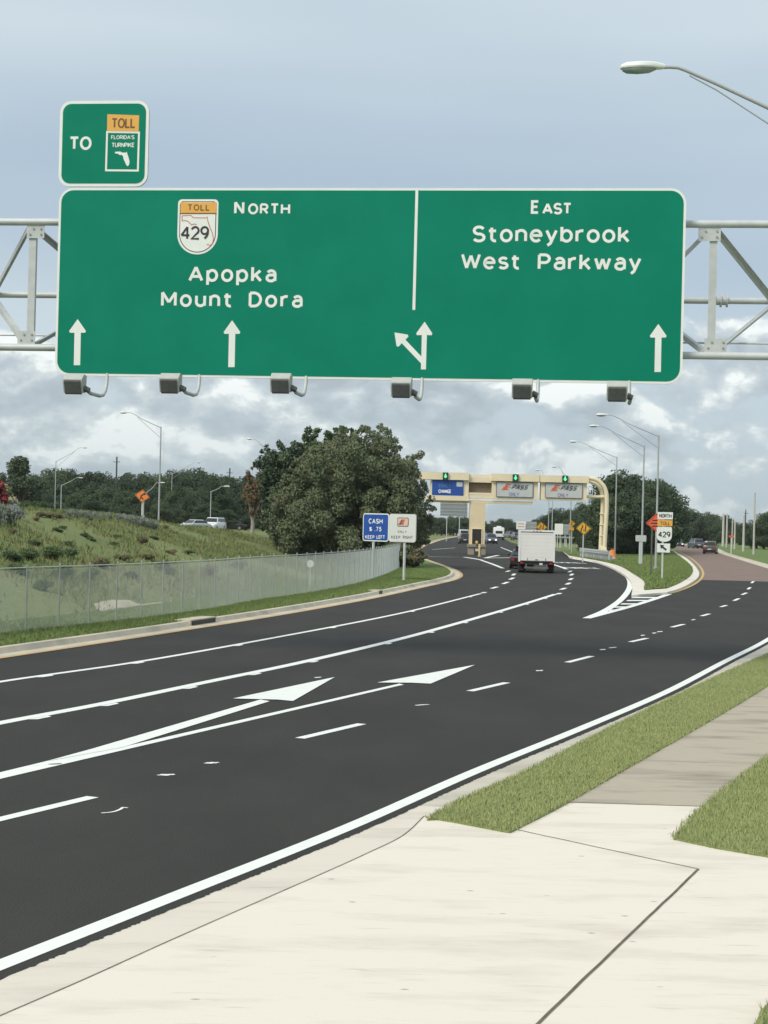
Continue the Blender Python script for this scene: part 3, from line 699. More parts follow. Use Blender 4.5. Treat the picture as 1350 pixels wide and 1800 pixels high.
add_text(mb, SG, 'N', 411.5, 429.5, 377, 353.5, .19); add_text(mb, SG, 'ORTH', 436, 510, 377, 357.5, .20, .34); mb.build('lettering', M_LEG, big, world=True)
mb = MB(); add_text(mb, SG, 'E', 933, 948, 376, 352, .19); add_text(mb, SG, 'AST', 953, 1005, 377, 356.5, .20, .34); mb.build('lettering', M_LEG, big, world=True)
legend(SG, big, 'Apopka', 331, 486, 495.5, 467, sw=.178, gap=.27)
legend(SG, big, 'Mount', 283, 408, 539.5, 511.5, sw=.178, gap=.27); legend(SG, big, 'Dora', 437, 532, 540.5, 512.5, sw=.178, gap=.27)
legend(SG, big, 'Stoneybrook', 830, 1107, 426, 396.5, sw=.172, gap=.28)
legend(SG, big, 'West', 810, 914, 473.5, 445, sw=.172, gap=.28); legend(SG, big, 'Parkway', 945, 1127, 475, 445.5, sw=.172, gap=.28)
flat(SG, big, [(730.5,332),(735.5,332),(730,545),(725,545)], M_LEG, 'divider')
def up_arrow(x, yt, yb, hw=14.5, sw=5.6, hh=24):
    P = [(x,yt),(x+hw,yt+hh-3),(x+hw-1.5,yt+hh),(x+sw,yt+hh),(x+sw-1.2,yb),(x-sw-1.2,yb),(x-sw,yt+hh),(x-hw+1,yt+hh),(x-hw-.5,yt+hh-3)]
    flat(SG, big, P, M_LEG, 'arrow')
up_arrow(136.8, 561, 642); up_arrow(408.2, 563, 645.5); up_arrow(1157.2, 569.5, 654)
flat(SG, big, [(746.5,565.5),(760,586),(759,589.5),(750.5,589),(748.8,649.5),(740,649.5),(740.2,638.8),(706.2,603.3),(701.5,608.8),(698.8,609.6),(697,607.5),(693.5,584.5),(716.5,588.2),(718.3,591.5),(712.8,597.3),(740.8,626.8),(741.5,589),(733,589.3),(731.8,586)], M_LEG, 'arrow')
def shield_outline(pl, x0, x1, y0, y1, ins=0.0, slant=0.0):
    """state route shield: straight top and sides, round foot, given by its photo box"""
    u0, vt = pl.uv(x0, y0); u1, _ = pl.uv(x1, y0); vb = pl.uv((x0+x1)/2, y1)[1]
    u0 += ins; u1 -= ins; vt -= ins; vb += ins
    w = u1-u0; h = vt-vb; r = w*.10; vs = vb+h*.36
    return arc(u1-r, vt-r, r, r, 0, 90, 5) + arc(u0+r, vt-r, r, r, 90, 180, 5) + arc((u0+u1)/2, vs, w/2, vs-vb, 180, 360, 18)
sh = MB(); sh.prism([SG.at(u, v, F_OFF) for u, v in shield_outline(SG, 313.5, 384.5, 350.5, 447.5)], SG.n*.004); rs = sh.build('route_shield', M_LEG, big, world=True, fixn=True)
ROOTLOC[rs.name] = Vector(base)
def sub(pl, parent, root, mb, name, m): return mb.build(name, m, parent, world=True)
def child(parent, o): o.parent = parent; return o
k = MB(); k.prism([SG.at(u, v, F_OFF+.005) for u, v in shield_outline(SG, 313.5, 384.5, 350.5, 447.5, .045)], SG.n*.002); k.build('outline', M_BLACK, rs, world=True, fixn=True)
k = MB(); k.prism([SG.at(u, v, F_OFF+.008) for u, v in shield_outline(SG, 313.5, 384.5, 350.5, 447.5, .062)], SG.n*.002); k.build('face', M_LEG, rs, world=True, fixn=True)
k = MB(); k.prism([SG.at(*SG.uv(*q), F_OFF+.011) for q in [(318,356),(381,356),(380.5,375),(317.5,375)]], SG.n*.003); k.build('toll_plate', M_AMBER, rs, world=True, fixn=True)
k = MB(); add_text(k, SG, 'TOLL', 330, 369, 370.5, 359.5, .17, .32, F_OFF+.016)
ribbon(k, [SG.uv(317.5,375.5), SG.uv(380.5,375.5)], .012, SG.putter(F_OFF+.016), 0); k.build('lettering', M_DKAMB, rs, world=True)
FLO = [(320.5,379.5),(336,379),(340,383),(362,383.5),(364.5,381.5),(365.5,388),(368,396),(370,401),(374,411),(375.5,420),(374,428),(370,431.5),(364,430.5),(367,429)]
FLO2 = [(346,395),(341,394),(337,395.5),(331,389.5),(326,388),(320.5,388.5),(320.5,379.5)]
k = MB(); ribbon(k, [SG.uv(*q) for q in FLO], .011, SG.putter(F_OFF+.012), 0); ribbon(k, [SG.uv(*q) for q in FLO2], .011, SG.putter(F_OFF+.012), 1); k.build('state_outline', M_RED, rs, world=True)
k = MB(); add_text(k, SG, '429', 317.5, 368, 421.5, 397.5, .14, .22, F_OFF+.016); k.build('numeral', M_BLACK, rs, world=True)

# the small tab sign on top
tb = SG.at(SU(180,325)[0], v_top+0.02)
tab = thing('tab_sign', tb, 'small rounded green sign reading TO beside a toll emblem, on top of the wide sign', 'road sign')
tu0 = SU(104,260)[0]; tu1 = SU(260.5,260)[0]; tv0 = v_top+0.03; tv1 = SU(180,177)[1]
sign_plate(SG, 'panel', tab, tu0, tv0, tu1, tv1, 0.27, 0.07, M_GREEN, M_LEG)
legend(SG, tab, 'TO', 121.5, 161, 264, 240, sw=.19, gap=.24)
em = MB(); em.prism([SG.at(*SG.uv(*q), F_OFF) for q in [(189,201),(245,203),(244,231),(188.5,230.5)]], SG.n*.004); e1 = em.build('toll_plate', M_AMBER, tab, world=True, fixn=True)
ROOTLOC[e1.name] = Vector(tb)
k = MB(); add_text(k, SG, 'TOLL', 196, 238.5, 225.5, 208, .16, .28, F_OFF+.006); k.build('lettering', M_DKAMB, e1, world=True)
k = MB()
q = [SG.uv(188.5,232), SG.uv(244.5,233), SG.uv(242.5,300), SG.uv(186.5,299.5)]
ribbon(k, q+[q[0]], .022, SG.putter(F_OFF), 0)
e2 = k.build('turnpike_emblem', M_LEG, tab, world=True); ROOTLOC[e2.name] = Vector(tb)
for w_, *q in (("FLORIDA'S", 195.5, 236.5, 245, 238), ('TURNPIKE', 196.5, 236.5, 259, 251)):
    k = MB(); add_text(k, SG, w_, *q, .17, .26, F_OFF); k.build('lettering', M_LEG, e2, world=True)
k = MB(); k.prism([SG.at(*SG.uv(*p), F_OFF) for p in [(202.5,267),(212,266.5),(214,268.3),(221.5,268.5),(223,266.8),(224.5,272),(226.5,278),(228,284.5),(227,290),(224.5,292.5),(222,290),(219.5,284),(217.5,280),(216.5,274.5),(213.5,272),(211,273),(207,270.3),(202.5,270)]], SG.n*.003); k.build('state_shape', M_LEG, e2, world=True, fixn=True)

# gantry: two chords behind the sign, a third one further back, posts beyond the picture
ZT = SG.uv(1300, 394, -.45)[1]; ZB = SG.uv(1300, 626, -.45)[1]; ZM = (ZT+ZB)/2
UL, UR = -5.2, 18.6
gant = thing('sign_gantry', SG.at(SG.w/2, 0, -.45), 'galvanised steel lattice gantry spanning the road and carrying the big green sign', 'sign gantry')
def bar(name, pts, r, n=12, m=M_GALV, par=None):
    b = MB()
    for a, c in pts: b.cyl(a, c, r, n=n)
    return b.build(name, m, par or gant, world=True, smooth=True)
OF, OB = -.45, -2.25
bar('top_chord', [(SG.at(UL,ZT,OF), SG.at(UR,ZT,OF))], .085)
bar('bottom_chord', [(SG.at(UL,ZB,OF), SG.at(UR,ZB,OF))], .085)
bar('rear_chord', [(SG.at(UL,ZM,OB), SG.at(UR,ZM,OB))], .075)
bar('conduit', [(SG.at(UL,ZB+.38,OB+.9), SG.at(UR,ZB+.38,OB+.9))], .022, 8)
bay = 3.12; uR = SG.uv(1252.5, 510, OF)[0]
nodes = [uR + bay*i for i in range(-7, 3) if UL < uR+bay*i < UR]
def gpart(name, m=None):
    b = MB(); return b, (lambda: b.build(name, m or M_GALVD, gant, world=True, fixn=True))
for u in nodes:
    vb, done = gpart('vertical_brace')
    vb.prism([SG.at(u+a, ZB+.05, OF+c) for a, c in ((-.085,-.02),(.085,-.02),(.085,-.13),(.073,-.13),(.073,-.032),(-.085,-.032))], (0,0,ZT-ZB-.10)); done()
    for zc, s in ((ZT,-1),(ZB,1)):
        z0 = zc-.38 if s < 0 else zc+.08
        w0, w1 = (-.34,.15) if u > 5 else (-.13,.29)
        if s > 0: w0, w1 = -w1, -w0
        gp, done = gpart('gusset_plate'); gp.obox(SG.at(u+w0, z0, OF+.006), SG.u*(w1-w0), Vector((0,0,.30)), SG.n*.014)
        gpo = gp.build('gusset_plate', M_GALVD, gant, world=True, fixn=True); ROOTLOC[gpo.name] = ROOTLOC[gant.name]
        for bx, bz in ((w0+.08,.09),(w0+.16,.22),(w1-.08,.09),(w1-.08,.22)):
            bo = MB(); bo.cyl(SG.at(u+bx,z0+bz,OF+.019), SG.at(u+bx,z0+bz,OF+.042), .026, n=6); bo.build('bolt', M_ALU, gpo, world=True)
    for sgn in (-1, 1):
        ur = u + sgn*bay/2
        if UL < ur < UR:
            for zc in (ZT-.12, ZB+.12):
                a = SG.at(u+sgn*.10, zc, OF-.06); c = SG.at(ur, ZM, OB)
                d = (c-a); sd = d.cross(Vector((0,0,1))).normalized()*.13; upv = d.cross(sd).normalized(); sn = sd.normalized()
                db, done = gpart('diagonal_brace')
                db.prism([a-sd*.5+sn*p+upv*q for p, q in ((0,0),(.13,0),(.13,.012),(.012,.012),(.012,.11),(0,.11))], d); done()
uc = SG.uv(1267, 527, OB)[0]; cl = MB(); cl.cyl(SG.at(uc-.16,ZM,OB), SG.at(uc+.16,ZM,OB), .10, n=14)
for q in (-.14, 0, .14): cl.cyl(SG.at(uc+q-.02,ZM,OB), SG.at(uc+q+.02,ZM,OB), .15, n=14)
cl.build('splice_collar', M_GALVD, gant, world=True)
for u in (UL, UR):
    for off in (OF, OB):
        b = MB(); b.cyl(SG.at(u,0,off), SG.at(u,ZT+.3,off), .22, n=18); b.cyl(SG.at(u,0,off), SG.at(u,.08,off), .38, n=18); b.build('post', M_GALV, gant, world=True, smooth=True)
for u in np.arange(1.0, SG.w, 2.1):
    hb = MB(); hb.obox(SG.at(u-.04, v_bot+.05, OF+.10), SG.u*.08, Vector((0,0,v_top-v_bot-.1)), SG.n*.26); hb.build('sign_hanger', M_GALVD, gant, world=True, fixn=True)

# lamps hung below the sign to light it
M_LAMPB = mat('lamp housing grey', (0.50,0.51,0.48), (0.44,0.45,0.42), 5.0, 0.5, spec=0.4)
M_LAMPD = mat('dark lamp grey and underside shade', (0.085,0.090,0.088), (0.115,0.12,0.115), 7.0, 0.45)  # dark grey of the swivel, and shade painted on the downward face
LAMPS = [(131.5,676.5,'leftmost lamp under the wide green sign, on a long curved bracket'),(300,675,'second lamp from the left under the wide green sign'),(494.5,675,'third lamp from the left under the wide green sign, below Mount Dora'),(706,682.5,'lamp under the split arrow of the wide green sign'),(918,685,'lamp under the blank right half of the wide green sign'),(1084.5,689,'rightmost lamp under the wide green sign, its bracket hidden')]
ARM = 1.5
for px, py, lab in LAMPS:
    u, v = SG.uv(px, py, ARM); c = SG.at(u, v, ARM)
    L_ = thing('sign_lamp', c, lab, 'sign lamp', 'lamps hung under the big green sign')
    hw = .215
    prof = [(-.17,.21),(.02,.235),(.20,.105),(.19,.05),(.09,-.19),(-.14,-.15)]           # towards the traffic, up
    h = MB(); ls = [c + SG.n*a + Vector((0,0,b)) - SG.u*hw for a, b in prof]; h.prism(ls, SG.u*(2*hw)); h.build('housing', M_LAMPB, L_, world=True, fixn=True)
    d = MB(); ds = [c + SG.n*a + Vector((0,0,b)) - SG.u*(hw-.03) for a, b in [(.206,.085),(.206,.05),(.106,-.19),(.06,-.215),(.08,-.10),(.13,.06)]]; d.prism(ds, SG.u*(2*hw-.06)); d.build('shaded_underside', M_LAMPD, L_, world=True, fixn=True)  # downward face of the housing, its shade painted as a darker plate
    kn = MB(); kn.cyl(c+SG.u*hw+Vector((0,0,-.08)), c+SG.u*(hw+.12)+Vector((0,0,-.12)), .075, .055, n=10); kn.build('swivel', M_LAMPD, L_, world=True, smooth=True)
    a0 = c+SG.u*(hw+.08)+Vector((0,0,-.12))
    zarm = c.z-.165
    def ap(uu, off, z): return SG.at(u+uu, z, off)
    path = [a0, ap(hw+.07, ARM-.08, zarm+.03), ap(hw+.07, ARM-.25, zarm), ap(hw+.07, .55, zarm), ap(hw+.07, .28, zarm+.04), ap(hw+.07, .10, zarm+.16), ap(hw+.07, .02, zarm+.30), ap(hw+.07, -.03, v_bot+.06)]
    ar = MB(); ar.tube(path, .042, 10); ar.build('bracket_arm', M_GALVD, L_, world=True, smooth=True)

# ------------------------------------------------------------------ street lamps
M_POLE = mat('lamp pole aluminium', (0.46,0.48,0.48), (0.39,0.41,0.41), 1.5, 0.5, metal=0.2)
M_POLEC = mat('pale concrete pole', (0.56,0.54,0.48), (0.48,0.46,0.42), 1.5, 0.85)
M_HEAD = mat('lamp head pale paint', (0.84,0.86,0.84), (0.80,0.82,0.80), 3.0, 0.35)
M_LENS = mat('lamp glass', (0.30,0.38,0.36), (0.25,0.32,0.30), 3.0, 0.15, spec=0.7)
def cobra(c, ux, L, parent):
    """flat oval luminaire; c is the end joined to the arm, ux points to its tip"""
    ux = Vector(ux).normalized(); s = Vector((-ux.y, ux.x, 0)).normalized(); up = ux.cross(s); 
    if up.z < 0: up = -up
    def ring(t, w, zt, zb, n=14):
        return [c + ux*(t*L) + s*(math.cos(2*math.pi*i/n)*w*L) + up*((zt if math.sin(2*math.pi*i/n) >= 0 else zb)*abs(math.sin(2*math.pi*i/n))**.6*(1 if math.sin(2*math.pi*i/n) >= 0 else -1)*L) for i in range(n)]
    b = MB(); b.loft([ring(-.02,.05,.045,.04), ring(.06,.09,.075,.06), ring(.25,.17,.11,.055), ring(.55,.20,.125,.05), ring(.85,.17,.115,.05), ring(.97,.10,.07,.04), ring(1.0,.04,.03,.03)])
    h = b.build('lamp_head', M_HEAD, parent, world=True, smooth=True)
    ROOTLOC[h.name] = ROOTLOC[parent.name]
    g = MB(); g.loft([ring(.20,.10,-.04,.075), ring(.34,.155,-.03,.135), ring(.60,.175,-.03,.15), ring(.85,.145,-.03,.135), ring(.95,.08,-.03,.08)])
    g.build('lens', M_LENS, h, world=True, smooth=True)
def street_lamp(base, H, head, label, group='street lamps along the road', r0=.11, r1=.055, two_arm=True, mpole=None, hl=.75, drop=1.0, curve=0.35):
    t_ = thing('street_lamp', base, label, 'street lamp', group)
    top = Vector((base.x, base.y, H)); head = Vector(head)
    d = Vector((head.x-top.x, head.y-top.y, 0)); dist = d.length; d.normalize()
    p = MB(); p.cyl(base, top, r0, r1, n=12); p.cyl(base, base+Vector((0,0,.25)), r0*1.6, n=12); p.build('pole', mpole or M_POLE, t_, world=True, smooth=True)
    inner = head - d*hl
    a0 = top - Vector((0,0,.10)); k = max(0.2, (inner-a0).length)
    pts = [a0.lerp(inner, q) for q in (0, .3, .6, .8)] + [inner - d*.25 + Vector((0,0,0)), inner]
    pts[3] = a0.lerp(inner - d*.2, .82) + Vector((0,0,.03))
    b = MB(); b.tube(pts, [.038,.035,.031,.028,.026,.026], 8)
    if two_arm: b.tube([top-Vector((0,0,drop)), a0.lerp(inner, .72)-Vector((0,0,.02))], .022, 6)
    b.build('arm', mpole or M_POLE, t_, world=True, smooth=True)
    cobra(inner, d, hl, t_)
    return t_
# the near one, its pole outside the picture on the right
hz = 30.0
hd = PY(1090, 119, hz); inn = PY(1168, 117, hz); far_ = PY(1420, 217, hz)
t_ = thing('street_lamp', (far_.x+.35, hz, 0.1), 'near street lamp reaching in from the right above the big sign', 'street lamp', 'street lamps along the road')
b = MB(); pts = [PY(x, y, hz) for x, y in [(1167,118.5),(1178,118),(1192,119),(1205,123.5),(1222,131),(1260,147.5),(1350,189.5),(1450,236),(1480,250)]]; b.tube(pts, [.030,.030,.030,.030,.031,.032,.034,.038,.04], 10)
ea = b.build('arm', M_POLE, t_, world=True, smooth=True)
b = MB(); b.tube([PY(x, y, hz) for x, y in [(1212,132.5),(1216,135),(1260,158.5),(1350,217),(1480,303)]], .013, 8); b.build('brace', M_POLE, t_, world=True, smooth=True)
pb = PY(1484, 250, hz); t_.location = (pb.x, pb.y, 0.1); ROOTLOC[t_.name] = Vector(t_.location)
for ch in t_.children: ch.data.transform(Matrix.Translation(Vector((far_.x+.35, hz, .1))-Vector(t_.location)))
b = MB(); b.cyl((pb.x,pb.y,.1), (pb.x,pb.y,pb.z+.3), .12, .085, n=16); b.cyl((pb.x,pb.y,.1), (pb.x,pb.y,.4), .2, n=16); b.build('pole', M_POLE, t_, world=True, smooth=True)
cobra(inn, hd-inn, (hd-inn).length, t_)
def lamp_px(pole_x, top_y, Y, hx, hy, label, base_px=None, gz=None, **kw):
    top = PY(pole_x, top_y, Y)
    z0 = float(terrain(np.array(top.x), np.array(Y))) if gz is None else gz
    z0 = max(z0, 0)
    street_lamp(Vector((top.x, Y, z0)), top.z, PY(hx, hy, Y), label, **kw)
lamp_px(1158, 765, 129, 1048, 729, 'tall street lamp just behind the route 429 sign, longest arm', gz=.15, r0=.10, hl=.9)
lamp_px(1132.5, 783, 147, 1036, 748.5, 'street lamp with the small white plate at its foot', gz=.15, r0=.10, hl=.85)
lamp_px(1084.5, 803, 189, 1001.5, 776, 'street lamp right of the toll arch, beside the orange barrel', gz=.15, r0=.10, hl=.9)
lamp_px(1035.5, 862, 215, 1040, 855, 'short lamp post seen inside the curve of the toll arch', gz=0, r0=.10, two_arm=False, hl=.5)
lamp_px(1004.5, 846, 240, 970, 820.5, 'lamp pole behind the right hand toll panel, in line with the small yellow diamond', gz=0, r0=.11, hl=.8)
lamp_px(972, 862, 300, 941, 826.5, 'slim lamp pole behind the gap between the toll panels', gz=0, r0=.11, hl=.9)
lamp_px(965, 880, 360, 952, 868, 'faint far lamp pole beside the slim one behind the toll panels', gz=0, r0=.12, hl=.9)
lamp_px(283, 750, 150, 211, 725, 'tallest lamp pole on the grassy bank left of the big tree', r0=.085, hl=.7)
lamp_px(98.5, 810, 240, 153, 787, 'lamp pole at the left end of the bank, arm to the right', r0=.085, hl=.7)
lamp_px(302.5, 832, 290, 353, 813, 'lamp pole just right of the tallest one on the bank', r0=.09, hl=.8)
lamp_px(371, 863, 230, 404, 855, 'short lamp with a bent arm above the white car', r0=.085, two_arm=False, hl=.8)
lamp_px(487, 800, 200, 434, 771.5, 'lamp reaching out to the left of the big tree, its pole hidden in the leaves', r0=.08, hl=.7)
lamp_px(253, 868, 180, 290, 848.5, 'low lamp behind the tilted orange sign', r0=.07, two_arm=False, hl=.6)
lamp_px(108, 852, 230, 146, 840, 'dim lamp in front of the left hand woods', r0=.08, two_arm=False, hl=.6)
# bare concrete poles along the right of the side road
for px, yb, yt, rr, lab in [(1270.7,960.5,903,.28,'thick greenish pole at the left of the row along the side road'),(1277,962.3,903,.20,'pale pole right beside the thick greenish one'),(1286.5,964.3,913,.13,'thin dark pole behind the little red sign'),(1291,965.3,915,.16,'pale pole right of the little red sign'),(1306.5,969.3,905,.20,'stout pale pole in the middle of the right hand row'),(1324.5,974.8,866,.15,'tallest thin pole at the right end of the row')]:
    b0 = G(px, yb, .12); tp_ = PY(px, yt, b0.y)
    o = thing('roadside_pole', b0, lab, 'pole', 'poles along the right of the side road')
    p = MB(); p.cyl(b0, (b0.x,b0.y,tp_.z), rr, rr*.72, n=12); p.build('shaft', M_POLEC, o, world=True, smooth=True)
    c = MB(); c.cyl((b0.x,b0.y,tp_.z), (b0.x,b0.y,tp_.z+.14), rr*.9, rr*.4, n=12); c.build('cap', M_GALV, o, world=True, smooth=True)
for px, yt, Y, lab in [(205.5, 803, 300, 'dark utility pole rising above the left hand woods'),(404, 823, 330, 'dark utility pole above the woods right of the white car'),(1311, 896, 420, 'dark utility pole behind the stout pale pole')]:
    tp_ = PY(px, yt, Y); g0 = 1.5 if px < 700 else 0
    o = thing('utility_pole', (tp_.x, Y, g0), lab, 'utility pole', 'dark utility poles')
    M_WOODP = mat('dark wood pole', (0.10,0.095,0.085), (0.07,0.066,0.06), 4, .9)
    p = MB(); p.cyl((tp_.x,Y,g0), (tp_.x,Y,tp_.z), .17, .13, n=10); p.build('shaft', M_WOODP, o, world=True, smooth=True)
    p = MB(); zc = tp_.z-.9; p.box((tp_.x-.6,Y-.24,zc-.05),(tp_.x+.6,Y-.17,zc+.05)); p.build('crossarm', M_WOODP, o, world=True)
    for q in (-.5,.5):
        p = MB(); p.cyl((tp_.x+q,Y-.21,zc+.07),(tp_.x+q,Y-.21,zc+.2),.035,n=8); p.build('insulator', M_LAMPB, o, world=True)

# ------------------------------------------------------------------ toll arch
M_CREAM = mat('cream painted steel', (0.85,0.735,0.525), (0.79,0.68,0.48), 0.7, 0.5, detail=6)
M_CREAM2 = mat('darker cream column and soffit shade', (0.78,0.65,0.43), (0.70,0.58,0.38), 0.6, 0.6, detail=6)
M_LOUV = mat('brown louvre', (0.24,0.185,0.13), (0.19,0.15,0.105), 2.0, 0.7)
M_BLUE = mat('blue sign sheeting', (0.013,0.070,0.34), (0.016,0.083,0.38), 1.5, 0.45)
M_LGREY = mat('pale grey sign sheeting', (0.56,0.58,0.58), (0.51,0.53,0.53), 1.5, 0.5)
M_EPO = mat('orange red sign lettering', (0.62,0.13,0.06), (0.58,0.12,0.05), 2, .5)
M_DGREY = mat('dark grey legend', (0.11,0.11,0.12), (0.13,0.13,0.14), 2, .5)
M_VIO = mat('violet legend', (0.24,0.24,0.40), (0.27,0.27,0.42), 2, .5)
M_SIGB = mat('black signal housing', (0.012,0.045,0.022), (0.015,0.05,0.025), 4, .5)
M_GRN = mat('lit green arrow', (0.1,0.8,0.3), emit=(0.10, 1.0, 0.35, 1.3))
M_PIER = mat('stained pier concrete', (0.36,0.31,0.235), (0.26,0.225,0.175), 1.0, .9)
YT = 185.0
def rect(x0, y0, x1, y1, Y):
    xm = (x0+x1)/2; a = PY(x0,(y0+y1)/2,Y); b = PY(x1,(y0+y1)/2,Y); return a.x, b.x, PY(xm,y1,Y).z, PY(xm,y0,Y).z
def pbox(mb, x0, y0, x1, y1, Y, dep):
    xa, xb, za, zb = rect(x0, y0, x1, y1, Y); mb.box((xa,Y,za),(xb,Y+dep,zb)); return mb
tc_ = PY(840, 975, YT)
toll = thing('toll_gantry', (tc_.x, YT, 0), 'cream toll arch spanning the lanes with a curved right leg and three lane panels', 'toll gantry')
def tpart(name, rects, m, dep=1.6, Y=YT):
    for r in rects:
        mb = MB(); pbox(mb, *r[:4], Y + (r[4] if len(r) > 4 else 0), r[5] if len(r) > 5 else dep); mb.build(name, m, toll, world=True)
tpart('fascia', [(728,830,824.5,843,-.35,2.4)], M_CREAM); tpart('fascia', [(864,833.2,948.6,846,-.35,2.4)], M_CREAM); tpart('fascia', [(949.6,836.2,1035.5,848.3,-.35,2.4)], M_CREAM)
tpart('panel_surround', [(757,843,824,871,0.02,1.5),(864.5,846,945.5,878,0.02,1.5),(951,848.3,1031.5,879.5,0.02,1.5)], M_CREAM)
tpart('cross_beam', [(824.5,834.4,864,839.2,.2,.5),(824.5,839.8,864,848,.1,1.6),(824.5,866,864,869.5,.1,.4)], M_CREAM)
tpart('louvre', [(824.3,848,864.2,866,.7,.6)], M_LOUV)
tpart('lower_beam', [(740,871,824.2,879.6,-.1,1.8),(824.2,870,937,877.5,.12,1.2)], M_CREAM); tpart('soffit_beam', [(757,879.8,937,884.5,.25,1.3)], M_CREAM2)  # soffit beam's shade is put into its colour, the darker cream
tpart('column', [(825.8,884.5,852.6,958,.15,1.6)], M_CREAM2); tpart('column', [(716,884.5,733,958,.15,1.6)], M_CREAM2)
tpart('pier', [(822.5,957,854.5,961.5,-.25,2.3),(823.5,961.5,853.5,975.6,-.1,2.0)], M_PIER); tpart('pier', [(714,957,735,974,-.2,2.2)], M_PIER)
tpart('cabinet_niche', [(830,930,846.2,956,.10,.3)], mat('dark niche', (0.02,0.02,0.018), (0.03,0.028,0.025), 3, .8))
tpart('niche_frame', [(828.6,928.6,847.6,930,.05,.1),(828.6,930,830,957,.05,.1),(846.2,930,847.6,957,.05,.1)], M_CREAM)
for pts, r, dy in (([(1034,840.5),(1042,841.5),(1050,844.5),(1057,850),(1062.5,857),(1065.5,866),(1066.5,880),(1065.5,910),(1063.8,940),(1062.5,966)], .235, .3), ([(1034,846.3),(1041,847.2),(1047.5,850.5),(1053,856),(1057,864),(1058.8,874),(1059,884),(1058,910),(1056.4,940),(1055.2,966)], .20, 1.3)):
    p = spline([PY(x, y, YT+dy) for x, y in pts], 5); b = MB(); b.tube(p, r, 14); b.build('curved_leg', M_CREAM, toll, world=True, smooth=True)
b = MB(); b.tube([PY(1031,873,YT+.8), PY(1066,873.6,YT+.8)], .17, 10); b.build('tie_bar', M_CREAM, toll, world=True, smooth=True)
for z in np.arange(1.2, 6.0, 1.2):
    b = MB(); b.tube([Vector((PY(1057,900,YT).x,YT+1.3,z)), Vector((PY(1064,900,YT).x,YT+.3,z))], .06, 6); b.build('leg_rung', M_CREAM, toll, world=True)
xa, xb, za, zb = rect(1053, 955, 1068.5, 971, YT); b = MB()
cx_ = (xa+xb)/2; b.loft([[(cx_+s*w, YT+.8+q*d, z) for s, q in ((-1,-1),(1,-1),(1,1),(-1,1))] for w, d, z in (((xb-xa)/2,.95,0),((xb-xa)/2,.95,.35),((xb-xa)/2*.62,.75,1.15))]); b.build('leg_base', M_CREAM, toll, world=True)
for x0, y0, x1, y1, lab in [(778.3,830.6,787.6,843.4,'green down arrow lane signal over the blue panel'),(901,833.8,911,846.3,'green down arrow lane signal over the middle grey toll panel'),(988.2,836,998,847.8,'green down arrow lane signal over the right hand grey toll panel')]:
    Y = YT-.36; xa, xb, za, zb = rect(x0, y0, x1, y1, Y)
    o = thing('lane_signal', ((xa+xb)/2, Y, za), lab, 'lane signal', 'green arrow signals on the toll arch')
    k = MB(); k.box((xa,Y-.25,za),(xb,Y,zb)); k.build('housing', M_SIGB, o, world=True)
    cx_, cz, s = (xa+xb)/2, (za+zb)/2, (xb-xa)
    k = MB(); k.prism([(cx_+a*s, Y-.262, cz+c*s) for a, c in [(-.10,.42),(.10,.42),(.10,.02),(.30,.02),(0,-.40),(-.30,.02),(-.10,.02)]], (0,.008,0)); k.build('arrow', M_GRN, o, world=True, fixn=True)
class FPlane(Plane):
    pass
def upright(Y, x0=600, x1=700): return Plane(PY(x0, 900, Y), PY(x1, 900, Y))
TPl = upright(YT-.02)
def panel_sign(name, pl, x0, y0, x1, y1, label, cat, face, edge, r=.12, bw=.05, base=None, group=None, thick=.08):
    u0, va = pl.uv(x0, (y0+y1)/2); u1, _ = pl.uv(x1, (y0+y1)/2); v0 = pl.uv((x0+x1)/2, y1)[1]; v1 = pl.uv((x0+x1)/2, y0)[1]
    o = thing(name, base or pl.at((u0+u1)/2, v0), label, cat, group)
    sign_plate(pl, 'panel', o, u0, v0, u1, v1, r, bw, face, edge, thick=thick, off=thick)
    return o, thick+.010
def slant(pl, off, k=.28, v0=0): return lambda u, v, q: pl.at(u+(v-v0)*k, v, off+q*.0008)
def stext(mb, pl, s, x0, x1, yb, yt, off, sw=.2, gap=.25, k=.0):
    u0, v0 = pl.uv(x0, yb); u1, _ = pl.uv(x1, yb); vt = pl.uv(x0, yt)[1]
    text(mb, s, slant(pl, off, k, v0), u0, v0, u1, vt-v0, sw, gap)
o, f_ = panel_sign('toll_sign', TPl, 759.5, 844, 814.5, 871, 'blue toll lane panel with two faint words on the left of the arch', 'toll sign', M_BLUE, M_BLUE)
k = MB(); stext(k, TPl, 'EXACT', 771, 792.5, 857, 850.5, f_, .2); k.build('lettering', mat('faded blue legend', (0.07,0.16,0.36), (0.08,0.18,0.40), 2, .5), o, world=True)
k = MB(); stext(k, TPl, 'CHANGE', 770.5, 793, 866.5, 860, f_, .2); k.build('lettering', M_LEG, o, world=True)
k = MB(); k.prism([TPl.at(*TPl.uv(*q), f_) for q in [(802.5,847),(813,847.3),(813,855.5),(802.5,855.2)]], TPl.n*.01); k.build('corner_plate', M_LGREY, o, world=True, fixn=True)
